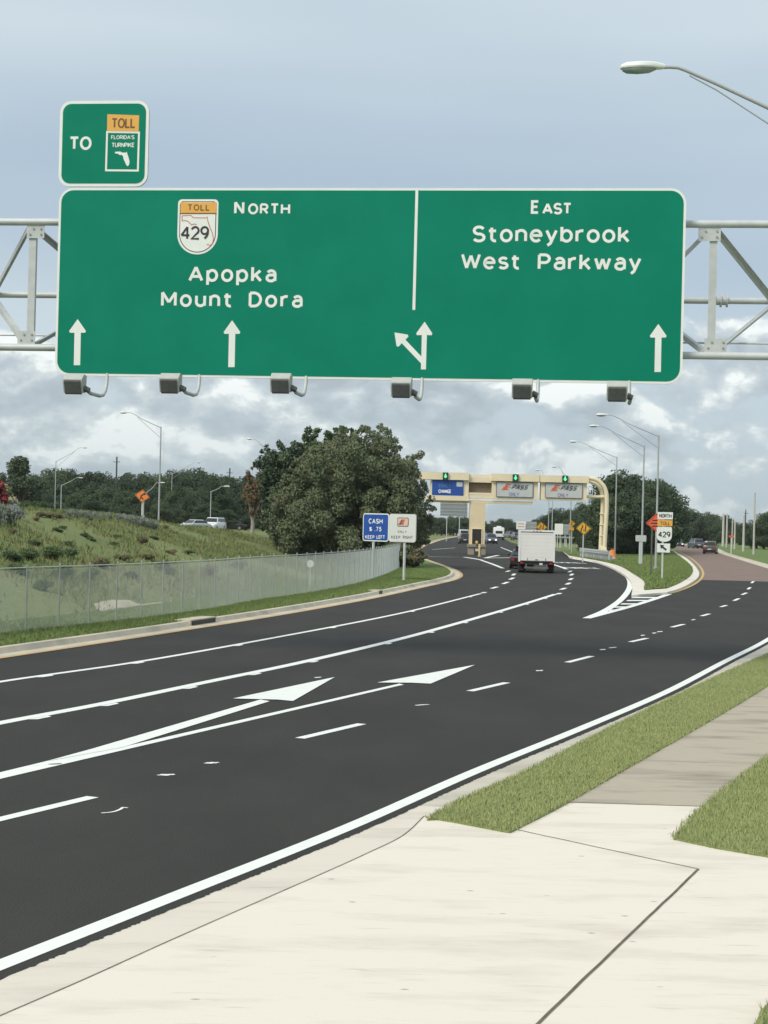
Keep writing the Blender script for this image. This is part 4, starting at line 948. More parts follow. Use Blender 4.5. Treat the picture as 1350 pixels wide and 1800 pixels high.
for x0, y0, x1, y1, lab in [(872,847.2,937.3,874.3,'grey toll panel lettered in orange and black, middle of the arch'),(958,848.9,1024,876,'grey toll panel lettered in orange and black, right end of the arch')]:
    o, f_ = panel_sign('toll_sign', TPl, x0, y0, x1, y1, lab, 'toll sign', M_LGREY, M_DGREY, .14, .07, group='grey toll panels on the arch')
    k = MB(); stext(k, TPl, 'E', x0+12, x0+22, y0+14, y0+3.5, f_+.003, .24, .2, .5); k.build('emblem_letter', M_EPO, o, world=True)
    k = MB(); u0, v0 = TPl.uv(x0+9, y0+14.5); u1, v1 = TPl.uv(x0+26, y0+2.5)
    k.prism([TPl.at(*TPl.uv(x0+a, y0+c), f_) for a, c in [(9,14.5),(13,8.5),(16,8),(18,3),(23,2.5),(22,5),(20,5.5),(19,13),(14,14.6)]], TPl.n*.002); k.build('emblem_swoosh', mat('orange emblem', (0.66,0.20,0.10), (0.62,0.18,0.09), 2, .5), o, world=True, fixn=True)
    k = MB(); stext(k, TPl, 'PASS', x0+26, x0+54, y0+13.2, y0+4.8, f_+.004, .26, .2, .5); stext(k, TPl, '-', x0+22, x0+25.5, y0+13.2, y0+4.8, f_+.004, .26, .2, .3); k.build('lettering', M_DGREY, o, world=True)
    k = MB(); stext(k, TPl, 'ONLY', x0+22, x0+41, y0+25, y0+18, f_, .2); k.build('lettering', M_VIO, o, world=True)
def bollard(px, yb, yt, w, m, m2, label, name='bollard', cat='bollard', band=True, z=0.0, group=None):
    b0 = G(px, yb, z); H = PY(px, yt, b0.y).z - z; r = w*b0.y/FPX/2
    o = thing(name, b0, label, cat, group)
    k = MB(); k.lathe(b0, [(r,0),(r,H*.92),(r*.8,H*.98),(r*.3,H)], 14); k.build('post', m, o, world=True, smooth=True)
    k = MB(); k.lathe(b0, [(r*1.03,H*.72),(r*1.03,H*.86)], 14); k.build('band', m2, o, world=True, smooth=True)
    k = MB(); k.lathe(b0, [(r*1.6,0),(r*1.6,.05)], 14); k.build('base', m2, o, world=True)
M_BOLY = mat('yellow bollard paint', (0.70,0.55,0.28), (0.62,0.47,0.22), 3, .6)
bollard(842.5, 978, 956, 3.4, M_BOLY, M_CREAM, 'pale yellow bollard in front of the toll column')
M_PWH = mat('white plastic post', (0.78,0.79,0.77), (0.70,0.71,0.70), 3, .5)
bollard(1032, 968.5, 959.5, 3.8, M_PWH, M_LGREY, 'white marker post nearest the yellow diamond sign', 'marker_post', 'marker post', z=.1, group='white marker posts by the crash barrier')
bollard(1043, 968.8, 960.5, 2.6, M_PWH, M_LGREY, 'slimmer white marker post left of the toll arch foot', 'marker_post', 'marker post', z=.1, group='white marker posts by the crash barrier')
# pump-like dark cabinet with a yellow lamp standing in front of the column
c0 = G(838, 976.5); o = thing('toll_cabinet', c0, 'dark low toll machine at the foot of the cream column', 'toll machine')
k = MB(); pbox(k, 833.5, 962, 845.5, 976.5, c0.y, .5); k.build('body', mat('dark machine paint', (0.05,0.045,0.04), (0.07,0.06,0.05), 3, .6), o, world=True)
k = MB(); pbox(k, 835.5, 964.5, 841, 969, c0.y-.02, .02); k.build('screen', M_LGREY, o, world=True)
c0 = G(838, 957.5, 1.05); b_ = PY(838.2, 951, YT-.3)
o = thing('warning_lamp', (b_.x, YT-.3, b_.z-.4), 'small amber lamp on the dark niche of the toll column', 'lamp')
k = MB(); k.lathe((b_.x,YT-.3,b_.z-.3), [(.05,-.1),(.14,0),(.17,.15),(.12,.28),(.04,.32)], 12); k.build('globe', mat('amber glass', (0.75,0.48,0.16), (0.7,0.42,0.12), 3, .3), o, world=True, smooth=True)
k = MB(); k.box((b_.x-.08,YT-.3-.05,b_.z-.5),(b_.x+.08,YT+.2,b_.z-.38)); k.build('bracket', M_SIGB, o, world=True)

# ------------------------------------------------------------------ ground-mounted signs
M_POST = mat('pale sign post', (0.66,0.68,0.65), (0.58,0.60,0.57), 3, .5, metal=.1)
ca, cb_ = G(655,1018,.13), G(709.8,1021,.13); CP = Plane(ca, cb_)
u0 = CP.uv(640,930)[0]; um = CP.uv(685.6,930)[0]; u1 = CP.uv(733.5,930)[0]; vt = CP.uv(686,903)[1]; vb_ = CP.uv(686,952.3)[1]
cs = thing('toll_sign', CP.at(CP.w/2, .13), 'two panel roadside sign, blue cash half and white half, on two pale posts', 'toll sign')
for nm, a, b, fc in (('blue_panel', u0, um, M_BLUE), ('white_panel', um+.01, u1, mat('white sign sheeting', (0.70,0.71,0.69), (0.65,0.66,0.64), 2, .45))):
    s_ = sign_plate(CP, nm, cs, a, vb_, b, vt, .16, .055 if fc == M_BLUE else .02, fc, M_LEG if fc == M_BLUE else M_LGREY, thick=.05, off=.10)
for m_, *q in ((M_LEG,'CASH',650.5,675,920.3,911.5), (M_LEG,'$',651.3,656.5,933.8,926), (M_LEG,'.75',661,673,933.8,926), (M_LEG,'KEEP',644.3,660.5,946.8,940.5), (M_LEG,'LEFT',664.3,679,947,940.7), (M_DGREY,'ONLY',701.5,717,936.8,932.5), (M_DGREY,'KEEP',690,706,946.8,941.3), (M_DGREY,'RIGHT',710.5,728,947,941.5)):
    k = MB(); stext(k, CP, *q, .112, .18); k.build('lettering', m_, cs, world=True)
k = MB(); q = [CP.uv(*p) for p in [(700.5,909.5),(721,910),(721,926),(700.5,925.5)]]
k.prism([CP.at(u, v, .113) for u, v in rrect(q[3][0], q[3][1], q[1][0], q[1][1], .10)], CP.n*.004); em_ = k.build('emblem', M_DGREY, cs, world=True, fixn=True); ROOTLOC[em_.name] = ROOTLOC[cs.name]
k = MB(); k.prism([CP.at(u, v, .118) for u, v in rrect(q[3][0]+.04, q[3][1]+.04, q[1][0]-.04, q[1][1]-.04, .08)], CP.n*.003); k.build('emblem_face', mat('pale orange emblem', (0.72,0.50,0.42), (0.70,0.46,0.38), 3, .5), em_, world=True, fixn=True)
k = MB(); stext(k, CP, 'E', 707, 713, 922.5, 913, .124, .3, .2, .4); k.build('emblem_letter', M_EPO, em_, world=True)
k = MB(); k.prism([CP.at(*CP.uv(*p), .124) for p in [(702.3,922.5),(706,918),(708,913.5),(710.5,913.5),(708,922.5)]], CP.n*.002); k.build('emblem_mark', M_DGREY, em_, world=True, fixn=True)
for p in (ca, cb_):
    k = MB(); uu = (p-CP.o).dot(CP.u); k.obox(CP.at(uu-.05,0,-.05), CP.u*.10, CP.n*.10, Vector((0,0,vb_+.6))); k.build('post', M_POST, cs, world=True)
# route marker stack
b0 = G(1163.5, 1018, .16); RP = upright(b0.y-.06)
rsn = thing('route_sign', b0, 'stacked white route sign reading North Toll 429 with an arrow plate below, on one post', 'road sign')
def rp(name, pts, m, off, par): 
    k = MB(); k.prism([RP.at(*RP.uv(*q), off) for q in pts], RP.n*.008); o = k.build(name, m, par, world=True, fixn=True); ROOTLOC[o.name] = Vector(b0); return o
n1 = rp('direction_plate', [(1156,900),(1183,900.5),(1182.5,913),(1155.8,912.6)], M_LEG, 0, rsn)
k = MB(); stext(k, RP, 'NORTH', 1158.5, 1180.5, 910, 903, .012, .2); k.build('lettering', M_DGREY, n1, world=True)
n2 = rp('toll_plate', [(1155.8,914),(1182.3,914.5),(1181.8,925),(1155.6,924.6)], M_AMBER, 0, rsn)
k = MB(); stext(k, RP, 'TOLL', 1160, 1178, 922.8, 916.5, .012, .17); k.build('lettering', M_DKAMB, n2, world=True)
k = MB(); k.prism([RP.at(u, v, 0) for u, v in shield_outline(RP, 1154.5, 1181.3, 925.8, 952.5)], RP.n*.008); n3 = k.build('route_shield', M_LEG, rsn, world=True, fixn=True); ROOTLOC[n3.name] = Vector(b0)
k = MB(); stext(k, RP, '429', 1156.5, 1178.5, 944.5, 934, .012, .18, .2); k.build('numeral', M_BLACK, n3, world=True)
n4 = rp('arrow_plate', [(1155,955),(1178,955.5),(1177.5,971.3),(1154.6,970.8)], M_LEG, 0, rsn)
rp('arrow', [(1160,957.5),(1167.5,958.5),(1165.8,960.7),(1172.2,965.5),(1170.2,968),(1163.6,963),(1161.8,965)], M_BLACK, .009, n4)
k = MB(); pz = RP.uv(1168, 900)[1]; k.box((b0.x-.05,b0.y-.03,b0.z),(b0.x+.05,b0.y+.03,pz)); k.build('post', M_POST, rsn, world=True)
# diamonds
M_YSIGN = mat('yellow warning sheeting', (0.80,0.43,0.03), (0.76,0.40,0.03), 2, .5); M_OSIGN = mat('orange work sheeting', (0.86,0.27,0.06), (0.80,0.24,0.05), 2, .5); M_RSIGN = mat('red orange work sheeting', (0.85,0.13,0.05), (0.80,0.12,0.05), 2, .5)
def diamond(px, py, half, Y, m, label, cat, base_y=None, gz=0.0, sym='merge', tilt=0.0, legs=1, plaque=False, group=None):
    c = PY(px, py, Y); h = half*Y/FPX; gz = gz if base_y is None else G(px, base_y).z
    o = thing('warning_sign', (c.x, Y, gz), label, cat, group)
    rot = Matrix.Rotation(tilt, 3, 'Y')
    def P(a, b, off): v = rot @ Vector((a*h, 0, b*h)); return Vector((c.x+v.x, Y-off, c.z+v.z))
    def dia(s, r=.12):
        pts = []
        for k in range(4):
            a = math.pi/2*k; pts += [((1-r)*s*math.cos(a)-r*s*math.sin(a)*.9, (1-r)*s*math.sin(a)+r*s*math.cos(a)*-.9 if False else (1-r)*s*math.sin(a)-r*s*math.cos(a)*.9) , (s*.97*math.cos(a), s*.97*math.sin(a)), ((1-r)*s*math.cos(a)-r*s*-math.sin(a)*-.9 if False else (1-r)*s*math.cos(a)+r*s*-math.sin(a)*.9, (1-r)*s*math.sin(a)+r*s*math.cos(a)*.9)]
        return pts
    k = MB(); k.prism([P(a, b, .04) for a, b in dia(1)], (0,.03,0)); k.build('panel', m, o, world=True, fixn=True)
    k = MB(); q = dia(.90); ribbon(k, q+[q[0]], .022, lambda a, b, n: P(a, b, .046+n*.0005), 0); k.build('border', M_BLACK, o, world=True)
    k = MB(); pt = lambda a, b, n: P(a, b, .047+n*.001)
    if sym == 'merge':
        ribbon(k, [(-.30,-.42),(-.30,-.1),(-.12,.2),(-.12,.42)], .075, pt, 0); ribbon(k, [(.28,-.42),(.28,.42)], .07, pt, 1); ribbon(k, [(.08,-.42),(.05,-.05)], .05, pt, 2)
    elif sym == 'arrow':
        ribbon(k, [(-.15,-.45),(-.15,.0),(.15,.3)], .085, pt, 0); k.add([P(*q, .049) for q in [(.38,.48),(.02,.42),(.32,.12)]], [(0,1,2)]); ribbon(k, [(.2,-.42),(.0,-.2)], .07, pt, 1)
    elif sym == 'words':
        for yy, w in ((.25,.45),(.0,.6),(-.25,.45)): ribbon(k, [(-w,yy),(w,yy)], .05, pt, int(yy*4+2))
    k.build('symbol', M_BLACK, o, world=True)
    if plaque:
        k = MB(); k.box((c.x-h*.6,Y-.04,c.z-h*2.0),(c.x+h*.6,Y-.02,c.z-h*1.15)); k.build('plaque', m, o, world=True)
    for q in ((0,) if legs == 1 else (-.45,.45)):
        k = MB(); k.box((c.x+q*h-.045,Y,gz),(c.x+q*h+.045,Y+.05,c.z+h*.5)); k.build('post', M_POST if legs == 1 else mat('dark sign legs', (0.10,0.10,0.09), (0.13,0.12,0.11), 3, .7), o, world=True)
diamond(1025.6, 928.8, 13.2, 158, M_YSIGN, 'large yellow diamond sign left of the toll arch foot', 'warning sign', group='yellow diamond warning signs')
diamond(952, 926.5, 10, 210, M_YSIGN, 'yellow diamond sign peeking over the truck roof', 'warning sign', group='yellow diamond warning signs')
diamond(1005.5, 920, 6.2, 205, M_YSIGN, 'small yellow diamond sign with a plaque below, on a slim post', 'warning sign', sym='arrow', plaque=True, group='yellow diamond warning signs')
diamond(250.3, 872, 13.3, 118, M_OSIGN, 'tilted orange diamond sign on the bank in front of the woods', 'work sign', gz=2.75, sym='arrow', tilt=R(10))
diamond(1155.5, 920, 20.3, 113, M_RSIGN, 'red orange diamond work sign half hidden behind the route sign', 'work sign', gz=.15, sym='words', legs=2)
diamond(742.5, 914.5, 6.5, 240, M_OSIGN, 'small amber sign at the edge of the big tree', 'work sign', gz=0, sym='words')
def plate_sign(x0, y0, x1, y1, Y, m, label, cat='sign', posts=(.5,), gz=0.0, marks=None, ribs=0, name='roadside_sign', yaw=0):
    pl = upright(Y); u0 = pl.uv(x0,(y0+y1)/2)[0]; u1 = pl.uv(x1,(y0+y1)/2)[0]; v0 = pl.uv((x0+x1)/2,y1)[1]; v1 = pl.uv((x0+x1)/2,y0)[1]
    o = thing(name, pl.at((u0+u1)/2, gz), label, cat)
    k = MB(); k.prism([pl.at(u, v, .06) for u, v in rrect(u0, v0, u1, v1, .06, 3)], pl.n*.03); k.build('panel', m, o, world=True, fixn=True)
    if marks:
        k = MB()
        for (a, b, c, d) in marks[0]: k.obox(pl.at(u0+(u1-u0)*a, v0+(v1-v0)*b, .091), pl.u*((u1-u0)*(c-a)), Vector((0,0,(v1-v0)*(d-b))), pl.n*.004)
        k.build('marking', marks[1], o, world=True, fixn=True)
    if ribs:
        k = MB()
        for i in range(ribs): k.obox(pl.at(u0, v0+(v1-v0)*(i+.5)/ribs, .091), pl.u*(u1-u0), Vector((0,0,.08)), pl.n*.06)
        k.build('stiffener', M_GALVD, o, world=True, fixn=True)
    for q in posts:
        k = MB(); uu = u0+(u1-u0)*q; k.obox(pl.at(uu-.07, gz, -.02), pl.u*.14, pl.n*.07, Vector((0,0,v1-.1-gz))); k.build('post', M_POST, o, world=True)
M_PINK = mat('faint red marking', (0.55,0.32,0.28), (0.58,0.38,0.34), 3, .6)
plate_sign(907.5, 916, 924, 930.5, 260, M_LEG, 'white sign with faint red lines above the left edge of the truck', posts=(.25,.75), marks=([(.15,.60,.85,.72),(.15,.28,.85,.40)], M_PINK))
plate_sign(925, 917, 943, 938, 275, M_ALU, 'grey back of a sign between the red lined sign and the yellow diamond', posts=(.2,.8), ribs=3)
plate_sign(975, 920.5, 990, 939.5, 268, M_LEG, 'blank white sign right of the truck roof', posts=(.35,.65))
plate_sign(991, 921.5, 1004, 940, 290, M_ALU, 'grey back of a sign beside the small yellow diamond', posts=(.2,.8), ribs=3)
plate_sign(774, 883, 821.5, 907, 330, mat('grey sign back', (0.27,0.29,0.30), (0.23,0.25,0.26), 1, .6), 'large grey back of a sign seen under the toll arch left of the column', posts=(.25,.72), ribs=4)
plate_sign(1117, 940.8, 1135.8, 951.8, 146, M_LGREY, 'small pale plate on a thick post at the foot of a street lamp', posts=(.42,.56), gz=.16, marks=([(.1,.55,.9,.65),(.1,.3,.9,.4)], M_GALVD))
plate_sign(1281, 941.5, 1290, 944.5, 235, M_RSIGN, 'small red strip sign between the poles on the right', gz=.1)
# round white marker by the fence
yr = 78.5; c = PY(545.5, 991, yr); o = thing('round_sign', (c.x, yr, .13), 'small round white marker on a thin post at the fence', 'marker sign')
k = MB(); k.cyl((c.x,yr-.02,c.z),(c.x,yr+.0,c.z), .17, n=20); k.build('disc', M_LEG, o, world=True)
k = MB(); k.cyl((c.x,yr+.03,.13),(c.x,yr+.03,c.z+.1), .02, n=8); k.build('post', M_POST, o, world=True)

# crash barrier and barrel before the toll arch
g0 = G(1020, 980, .1); g1 = G(1070, 987, .1)
o = thing('crash_barrier', g0.lerp(g1, .5), 'grey steel crash barrier at the foot of the toll arch', 'crash barrier')
d = (g1-g0); L_ = d.length; d.normalize(); s_ = Vector((d.y, -d.x, 0))
k = MB()
for z, w in ((.62,.0),(.70,.06),(.78,.0),(.86,.06),(.94,.0)): k.obox(g0+Vector((0,0,z))+s_*(.05+w), d*L_, s_*.03, Vector((0,0,.085)))
k.build('rail', M_GALV, o, world=True, fixn=True)
k = MB(); k.obox(g0+d*.5-s_*.35, d*(L_-.5), s_*.35, Vector((0,0,.60))); k.build('cushion_body', mat('pale grey cushion', (0.33,0.345,0.35), (0.27,0.28,0.29), 1.5, .7), o, world=True, fixn=True)
for q in np.linspace(.1, L_-.1, 5):
    k = MB(); k.obox(g0+d*q-s_*.1, d*.14, s_*.14, Vector((0,0,.95))); k.build('post', M_GALVD, o, world=True, fixn=True)
b0 = G(1076, 985.5, .1); rr = 6.3*b0.y/FPX
o = thing('traffic_barrel', b0, 'orange traffic barrel at the right end of the crash barrier', 'traffic barrel')
k = MB(); k.lathe(b0, [(rr*1.1,0),(rr*1.1,.08),(rr,.1),(rr*.97,.4),(rr*.92,.42),(rr*.90,.78),(rr*.80,.98),(rr*.2,1.02)], 18); k.build('drum', M_OSIGN, o, world=True, smooth=True)
k = MB(); k.lathe(b0, [(rr*1.01,.18),(rr*1.0,.30)], 18); k.build('stripe', M_PWH, o, world=True, smooth=True)
k = MB(); k.tube([b0+Vector((-.12,0,1.0)), b0+Vector((-.12,0,1.12)), b0+Vector((.12,0,1.12)), b0+Vector((.12,0,1.0))], .025, 6); k.build('handle', M_OSIGN, o, world=True)
# white guard rail far behind the truck
ra, rb = PY(975, 944.5, 265), PY(1024, 946, 285)
o = thing('guard_rail', (ra.x, ra.y, 0), 'pale guard rail along the lawn beyond the truck', 'guard rail')
k = MB(); k.tube([ra, rb], .13, 8); k.build('rail', M_GALV, o, world=True)
for q in np.linspace(.03, .97, 6):
    p = ra.lerp(rb, q); k = MB(); k.box((p.x-.07,p.y-.07,0),(p.x+.07,p.y+.07,p.z+.1)); k.build('post', M_GALV, o, world=True)
# drains let into the far kerb
for px, py, w, lab in [(380,1094,2.3,'wide dark drain opening in the far kerb, left one'),(685,1042.5,1.0,'small drain opening in the far kerb below the cash sign')]:
    c = G(px, py, .1); i = min(range(len(EDGE_L)), key=lambda i: (EDGE_L[i]-c).length); t0 = (EDGE_L[i+1]-EDGE_L[i-1]).normalized(); n0 = Vector((-t0.y, t0.x, 0)); p = EDGE_L[i]
    o = thing('kerb_drain', p+n0*.5, lab, 'drain', 'drains in the far kerb')
    k = MB(); k.obox(p+n0*.44-t0*w/2, t0*w, n0*.5, Vector((0,0,.19))); k.build('lintel', M_KERB, o, world=True, fixn=True)
    k = MB(); k.obox(p+n0*.425-t0*(w/2-.12)+Vector((0,0,.01)), t0*(w-.24), n0*.02, Vector((0,0,.145))); k.build('opening', M_BLACK, o, world=True, fixn=True)

# ------------------------------------------------------------------ vehicles
M_GLASS = mat('dark car glass', (0.018,0.022,0.025), (0.024,0.028,0.030), 2, .12, spec=.6); M_TYRE = mat('tyre rubber', (0.022,0.022,0.022), (0.03,0.03,0.03), 5, .85); M_RIM = mat('alloy rim', (0.42,0.43,0.44), (0.36,0.37,0.38), 4, .35, metal=.6)
M_TAIL = mat('red tail lamp', (0.45,0.02,0.015), (0.38,0.02,0.015), 3, .3); M_HEADL = mat('clear head lamp', (0.80,0.82,0.84), (0.74,0.76,0.78), 3, .15); M_UNDER = mat('black underbody', (0.014,0.014,0.015), (0.02,0.02,0.02), 3, .8)
M_PLATE = mat('licence plate', (0.7,0.7,0.66), (0.64,0.65,0.62), 3, .5)
M_LIT = mat('lit head lamp', (0.9,0.9,0.9), emit=(0.9, 0.95, 1.0, 1.6))
def paint(n, c): return mat(n, c, tuple(x*.93 for x in c), 2, .3, spec=.5, coat=.5)
def wheel(parent, x, y, r, w=.22):
    k = MB(); k.cyl((x-w/2,y,r),(x+w/2,y,r), r, n=18); o = k.build('wheel', M_TYRE, parent, smooth=True)
    k = MB(); sx = 1 if x > 0 else -1; k.cyl((x+sx*w/2,y,r),(x+sx*(w/2+.012),y,r), r*.62, n=14); k.build('rim', M_RIM, o)
def rr_ring(y, hw, z0, z1, r=.14, n=4):
    return [(a, y, b) for a, b in rrect(-hw, z0, hw, z1, min(r, (z1-z0)/2.2, hw/2.2), n)]
def car(name, loc, rz, m, label, cat, kind='sedan', group=None, lit=False, scale=1.0):
    D = dict(sedan=(4.7,.91,1.44,.93,-1.95,-1.15,1.25,.35,.70), suv=(4.75,.96,1.78,1.08,-2.25,-2.0,1.35,.65,.78), van=(5.6,1.02,2.25,1.15,-2.72,-2.65,2.2,1.5,.90))[kind]
    L, hw, H, belt, rb, rt, fb, ft, tw = D
    o = thing(name, loc, label, cat, group, rz); o.scale = (scale,)*3
    k = MB(); k.loft([rr_ring(-L/2,hw*.86,.42,belt-.12), rr_ring(-L/2+.12,hw*.97,.26,belt-.02), rr_ring(-L/4,hw,.22,belt+.02), rr_ring(0,hw,.22,belt+.02), rr_ring(fb-.1,hw,.22,belt), rr_ring(L/2-.35,hw*.97,.24,belt-.14), rr_ring(L/2-.05,hw*.85,.32,belt-.28), rr_ring(L/2,hw*.75,.40,belt-.36)])
    k.build('body', m, o, smooth=True)
    def lvl(z, f): 
        h = hw*(.95+(tw/.82-.95-.1)*f) if False else hw*(.96-(.96-tw)*f)
        y0 = rb+(rt-rb)*f; y1 = fb+(ft-fb)*f
        return [(a, b, z) for a, b in rrect(-h, y0, h, y1, .16, 3)]
    k = MB(); k.loft([lvl(belt-.03,0), lvl(belt+(H-belt)*.85,.85), lvl(H-.03,.97), [(x*.85,y*.9+(rt+ft)*.05,H) for x, y, z in lvl(H,1)]]); k.build('cabin', m, o, smooth=True)
    def corner(sx, fr, f): 
        h = hw*(.96-(.96-tw)*f); y = (fb+(ft-fb)*f) if fr else (rb+(rt-rb)*f); return Vector((sx*h, y, belt+(H-belt)*f))
    def win(a, b, c, d, inset, name):                  # quad inset on the cabin face
        n = (b-a).cross(d-a).normalized(); ce = (a+b+c+d)/4
        if n.dot(ce-Vector((0,(rb+fb)/2,(belt+H)/2))) < 0: n = -n
        q = [p.lerp(ce, inset)+n*.012 for p in (a, b, c, d)]; k = MB(); k.prism(q, -n*.01); k.build(name, M_GLASS, o, fixn=True)
    win(corner(-1,0,.1), corner(1,0,.1), corner(1,0,.85), corner(-1,0,.85), .14, 'rear_window')
    win(corner(-1,1,.1), corner(1,1,.1), corner(1,1,.88), corner(-1,1,.88), .10, 'windscreen')
    for s in (-1, 1): win(corner(s,0,.12), corner(s,1,.12), corner(s,1,.84), corner(s,0,.84), .11, 'side_window')
    for s in (-1, 1):
        for y in (-L*.29, L*.31): wheel(o, s*(hw-.11), y, .34)
        k = MB(); x0 = s*hw*.62; k.box((min(x0,s*hw*.88),-L/2-.012,belt-.33),(max(x0,s*hw*.88),-L/2+.05,belt-.15)); k.build('tail_light', M_TAIL, o)
        k = MB(); k.box((min(s*hw*.42,s*hw*.76),L/2-.10,belt-.46),(max(s*hw*.42,s*hw*.76),L/2+.012,belt-.32)); k.build('headlight', M_LIT if lit else M_HEADL, o)
        k = MB(); k.box((min(s*hw,s*(hw+.16)),fb-.35,belt),(max(s*hw,s*(hw+.16)),fb-.25,belt+.14)); k.build('mirror', m, o)
    k = MB(); k.box((-hw*.9,-L/2-.05,.34),(hw*.9,-L/2+.02,.56)); k.build('bumper', M_UNDER, o); k = MB(); k.box((-hw*.7,L/2-.08,.30),(hw*.7,L/2+.04,.50)); k.build('bumper', M_UNDER, o)
    k = MB(); k.box((-.26,-L/2-.06,.60),(.26,-L/2-.015,.74)); k.build('licence_plate', M_PLATE, o)
    k = MB(); k.box((-hw*.85,-L/2+.2,.17),(hw*.85,L/2-.3,.30)); k.build('underbody', M_UNDER, o)
    return o
def cpos(px, py, z=0.0): return G(px, py, z)
HD = lambda p: -math.atan2(p.x, p.y)                    # heading straight away from the viewer
P_WH, P_BK, P_GY, P_BL, P_BR, P_DG = paint('white car paint', (.78,.79,.79)), paint('black car paint', (.018,.019,.021)), paint('grey car paint', (.16,.17,.18)), paint('blue grey car paint', (.08,.10,.13)), paint('brown grey car paint', (.10,.085,.075)), paint('dark green car paint', (.03,.045,.04))
p = cpos(1248.5, 973.5); car('parked_car'.replace('parked_','moving_'), p, HD(p)-R(3), P_BR, 'brown grey sport utility car driving away, nearest on the side road', 'car', 'suv', 'cars on the side road')
p = cpos(1222.5, 964); car('moving_car', p, HD(p)+R(16), P_BL, 'dark blue car in the middle of the side road', 'car', 'suv', 'cars on the side road')
p = cpos(1194, 961); car('moving_car', p, HD(p)+R(182), P_DG, 'dark car with glaring glass at the left of the side road', 'car', 'sedan', 'cars on the side road', lit=True)
p = cpos(917, 999); car('moving_car', p, HD(p), P_BK, 'black car half hidden by the left side of the white truck', 'car', 'sedan', 'cars in the toll lanes')
p = cpos(816, 955.5); car('moving_car', p, HD(p)+R(3), P_BK, 'black car just left of the toll column', 'car', 'suv', 'cars in the toll lanes')
p = cpos(814, 949); car('moving_van', p, HD(p)+R(5), P_WH, 'white van beyond the black car left of the toll column', 'van', 'van', 'cars in the toll lanes')
p = cpos(862, 955.5); car('moving_car', p, HD(p)+R(190), P_BL, 'dark car with a bright headlight right of the toll column', 'car', 'suv', 'cars in the toll lanes', lit=True)
p = cpos(895, 946); car('moving_car', p, HD(p)+R(20), P_GY, 'grey car right of the white bus', 'car', 'suv', 'cars in the toll lanes')
p = cpos(907, 949.5); car('moving_car', p, HD(p)+R(10), P_BL, 'dark car between the grey car and the white truck', 'car', 'suv', 'cars in the toll lanes')
p = cpos(760, 937.3); car('moving_car', p, HD(p)+R(140), P_WH, 'white car between the big tree and the toll arch', 'car', 'suv')
p = cpos(747, 938.5); car('moving_car', p, HD(p)+R(120), P_BK, 'black car at the edge of the big tree', 'car', 'sedan')
p = cpos(782, 937.5); car('moving_car', p, HD(p)+R(150), P_GY, 'pale grey car under the big grey sign back', 'car', 'sedan')
def hillcar(px, yb, Y, rz, m, lab, kind='sedan', lit=False):
    q = PY(px, yb, Y); z = max(float(terrain(np.array(q.x), np.array(Y))), 0); car('moving_car' if kind != 'van' else 'moving_van', (q.x, Y, z), rz, m, lab, 'car' if kind != 'van' else 'van', kind, 'cars above the grassy bank', lit)
hillcar(341, 933, 222, R(140), paint('silver car paint', (.50,.52,.53)), 'silver car with a dark roof, left of the white car above the bank', lit=True)
hillcar(376, 934, 226, R(166), P_WH, 'white car with a pale roof above the grassy bank', 'suv')
hillcar(404, 935, 250, R(95), P_BK, 'black car right of the white car above the bank')
# white shuttle bus
p = cpos(876, 948.6); o = thing('shuttle_bus', p, 'white shuttle bus driving away right of the toll column', 'bus', None, HD(p)+R(2))
k = MB(); k.loft([rr_ring(-3.6,1.14,.55,2.75,.3), rr_ring(-3.5,1.22,.45,2.9,.35), rr_ring(2.6,1.22,.45,2.9,.35), rr_ring(3.2,1.1,.5,2.3,.3), rr_ring(4.0,.98,.5,1.3,.25)]); k.build('body', P_WH, o, smooth=True)
k = MB(); k.box((-.80,-3.63,1.45),(.80,-3.595,2.05)); k.build('rear_window', M_GLASS, o)
k = MB(); k.loft([rr_ring(-2.2,.55,2.9,3.2,.1), rr_ring(-1.0,.55,2.9,3.2,.1)]); k.build('roof_unit', P_WH, o)
k = MB(); k.box((-1.15,-3.75,.42),(1.15,-3.55,.72)); k.build('bumper', M_UNDER, o)
for s in (-1, 1):
    k = MB(); k.box((s*.98-.10,-3.64,.95),(s*.98+.10,-3.58,1.35)); k.build('tail_light', M_TAIL, o)
    for y in (-2.0, 2.6): wheel(o, s*1.05, y, .42, .28)
# white box truck
p = cpos(942.5, 1007.5); tr = thing('box_truck', p, 'white box truck with a closed roll door, driving to the toll arch', 'truck', None, HD(p)+R(1))
M_TRK = mat('white truck body', (0.82,0.82,0.80), (0.77,0.77,0.75), 1.2, .45); M_DOOR = mat('off white roll door', (0.82,0.81,0.78), (0.77,0.76,0.73), .9, .5)
hw = 1.22; zb, zt = .80, 2.93
k = MB(); k.box((-hw,0,zb),(hw,4.9,zt)); k.build('cargo_box', M_TRK, tr)
k = MB(); k.box((-hw-.02,-.05,zb-.03),(-hw+.11,.02,zt+.02)); k.box((hw-.11,-.05,zb-.03),(hw+.02,.02,zt+.02)); k.box((-hw+.11,-.05,zt-.10),(hw-.11,.02,zt+.02)); k.box((-hw+.11,-.035,zt-.27),(hw-.11,.012,zt-.17)); k.build('door_frame', M_TRK, tr)
k = MB()
nsl = 7
for i in range(nsl): 
    z0 = zb+.02+(zt-.30-zb)*i/nsl; z1 = zb+.02+(zt-.30-zb)*(i+1)/nsl-.008; k.box((-hw+.12,-.018,z0),(hw-.12,.0,z1))
dr = k.build('roll_door', M_DOOR, tr); k = MB(); k.box((-.10,-.045,zb+.10),(.10,-.018,zb+.16)); k.build('handle', M_RIM, dr)
k = MB(); k.box((-hw+.11,-.012,zt-.17),(hw-.11,.004,zt-.10)); k.build('header_shadow_gap', M_DGREY, tr)
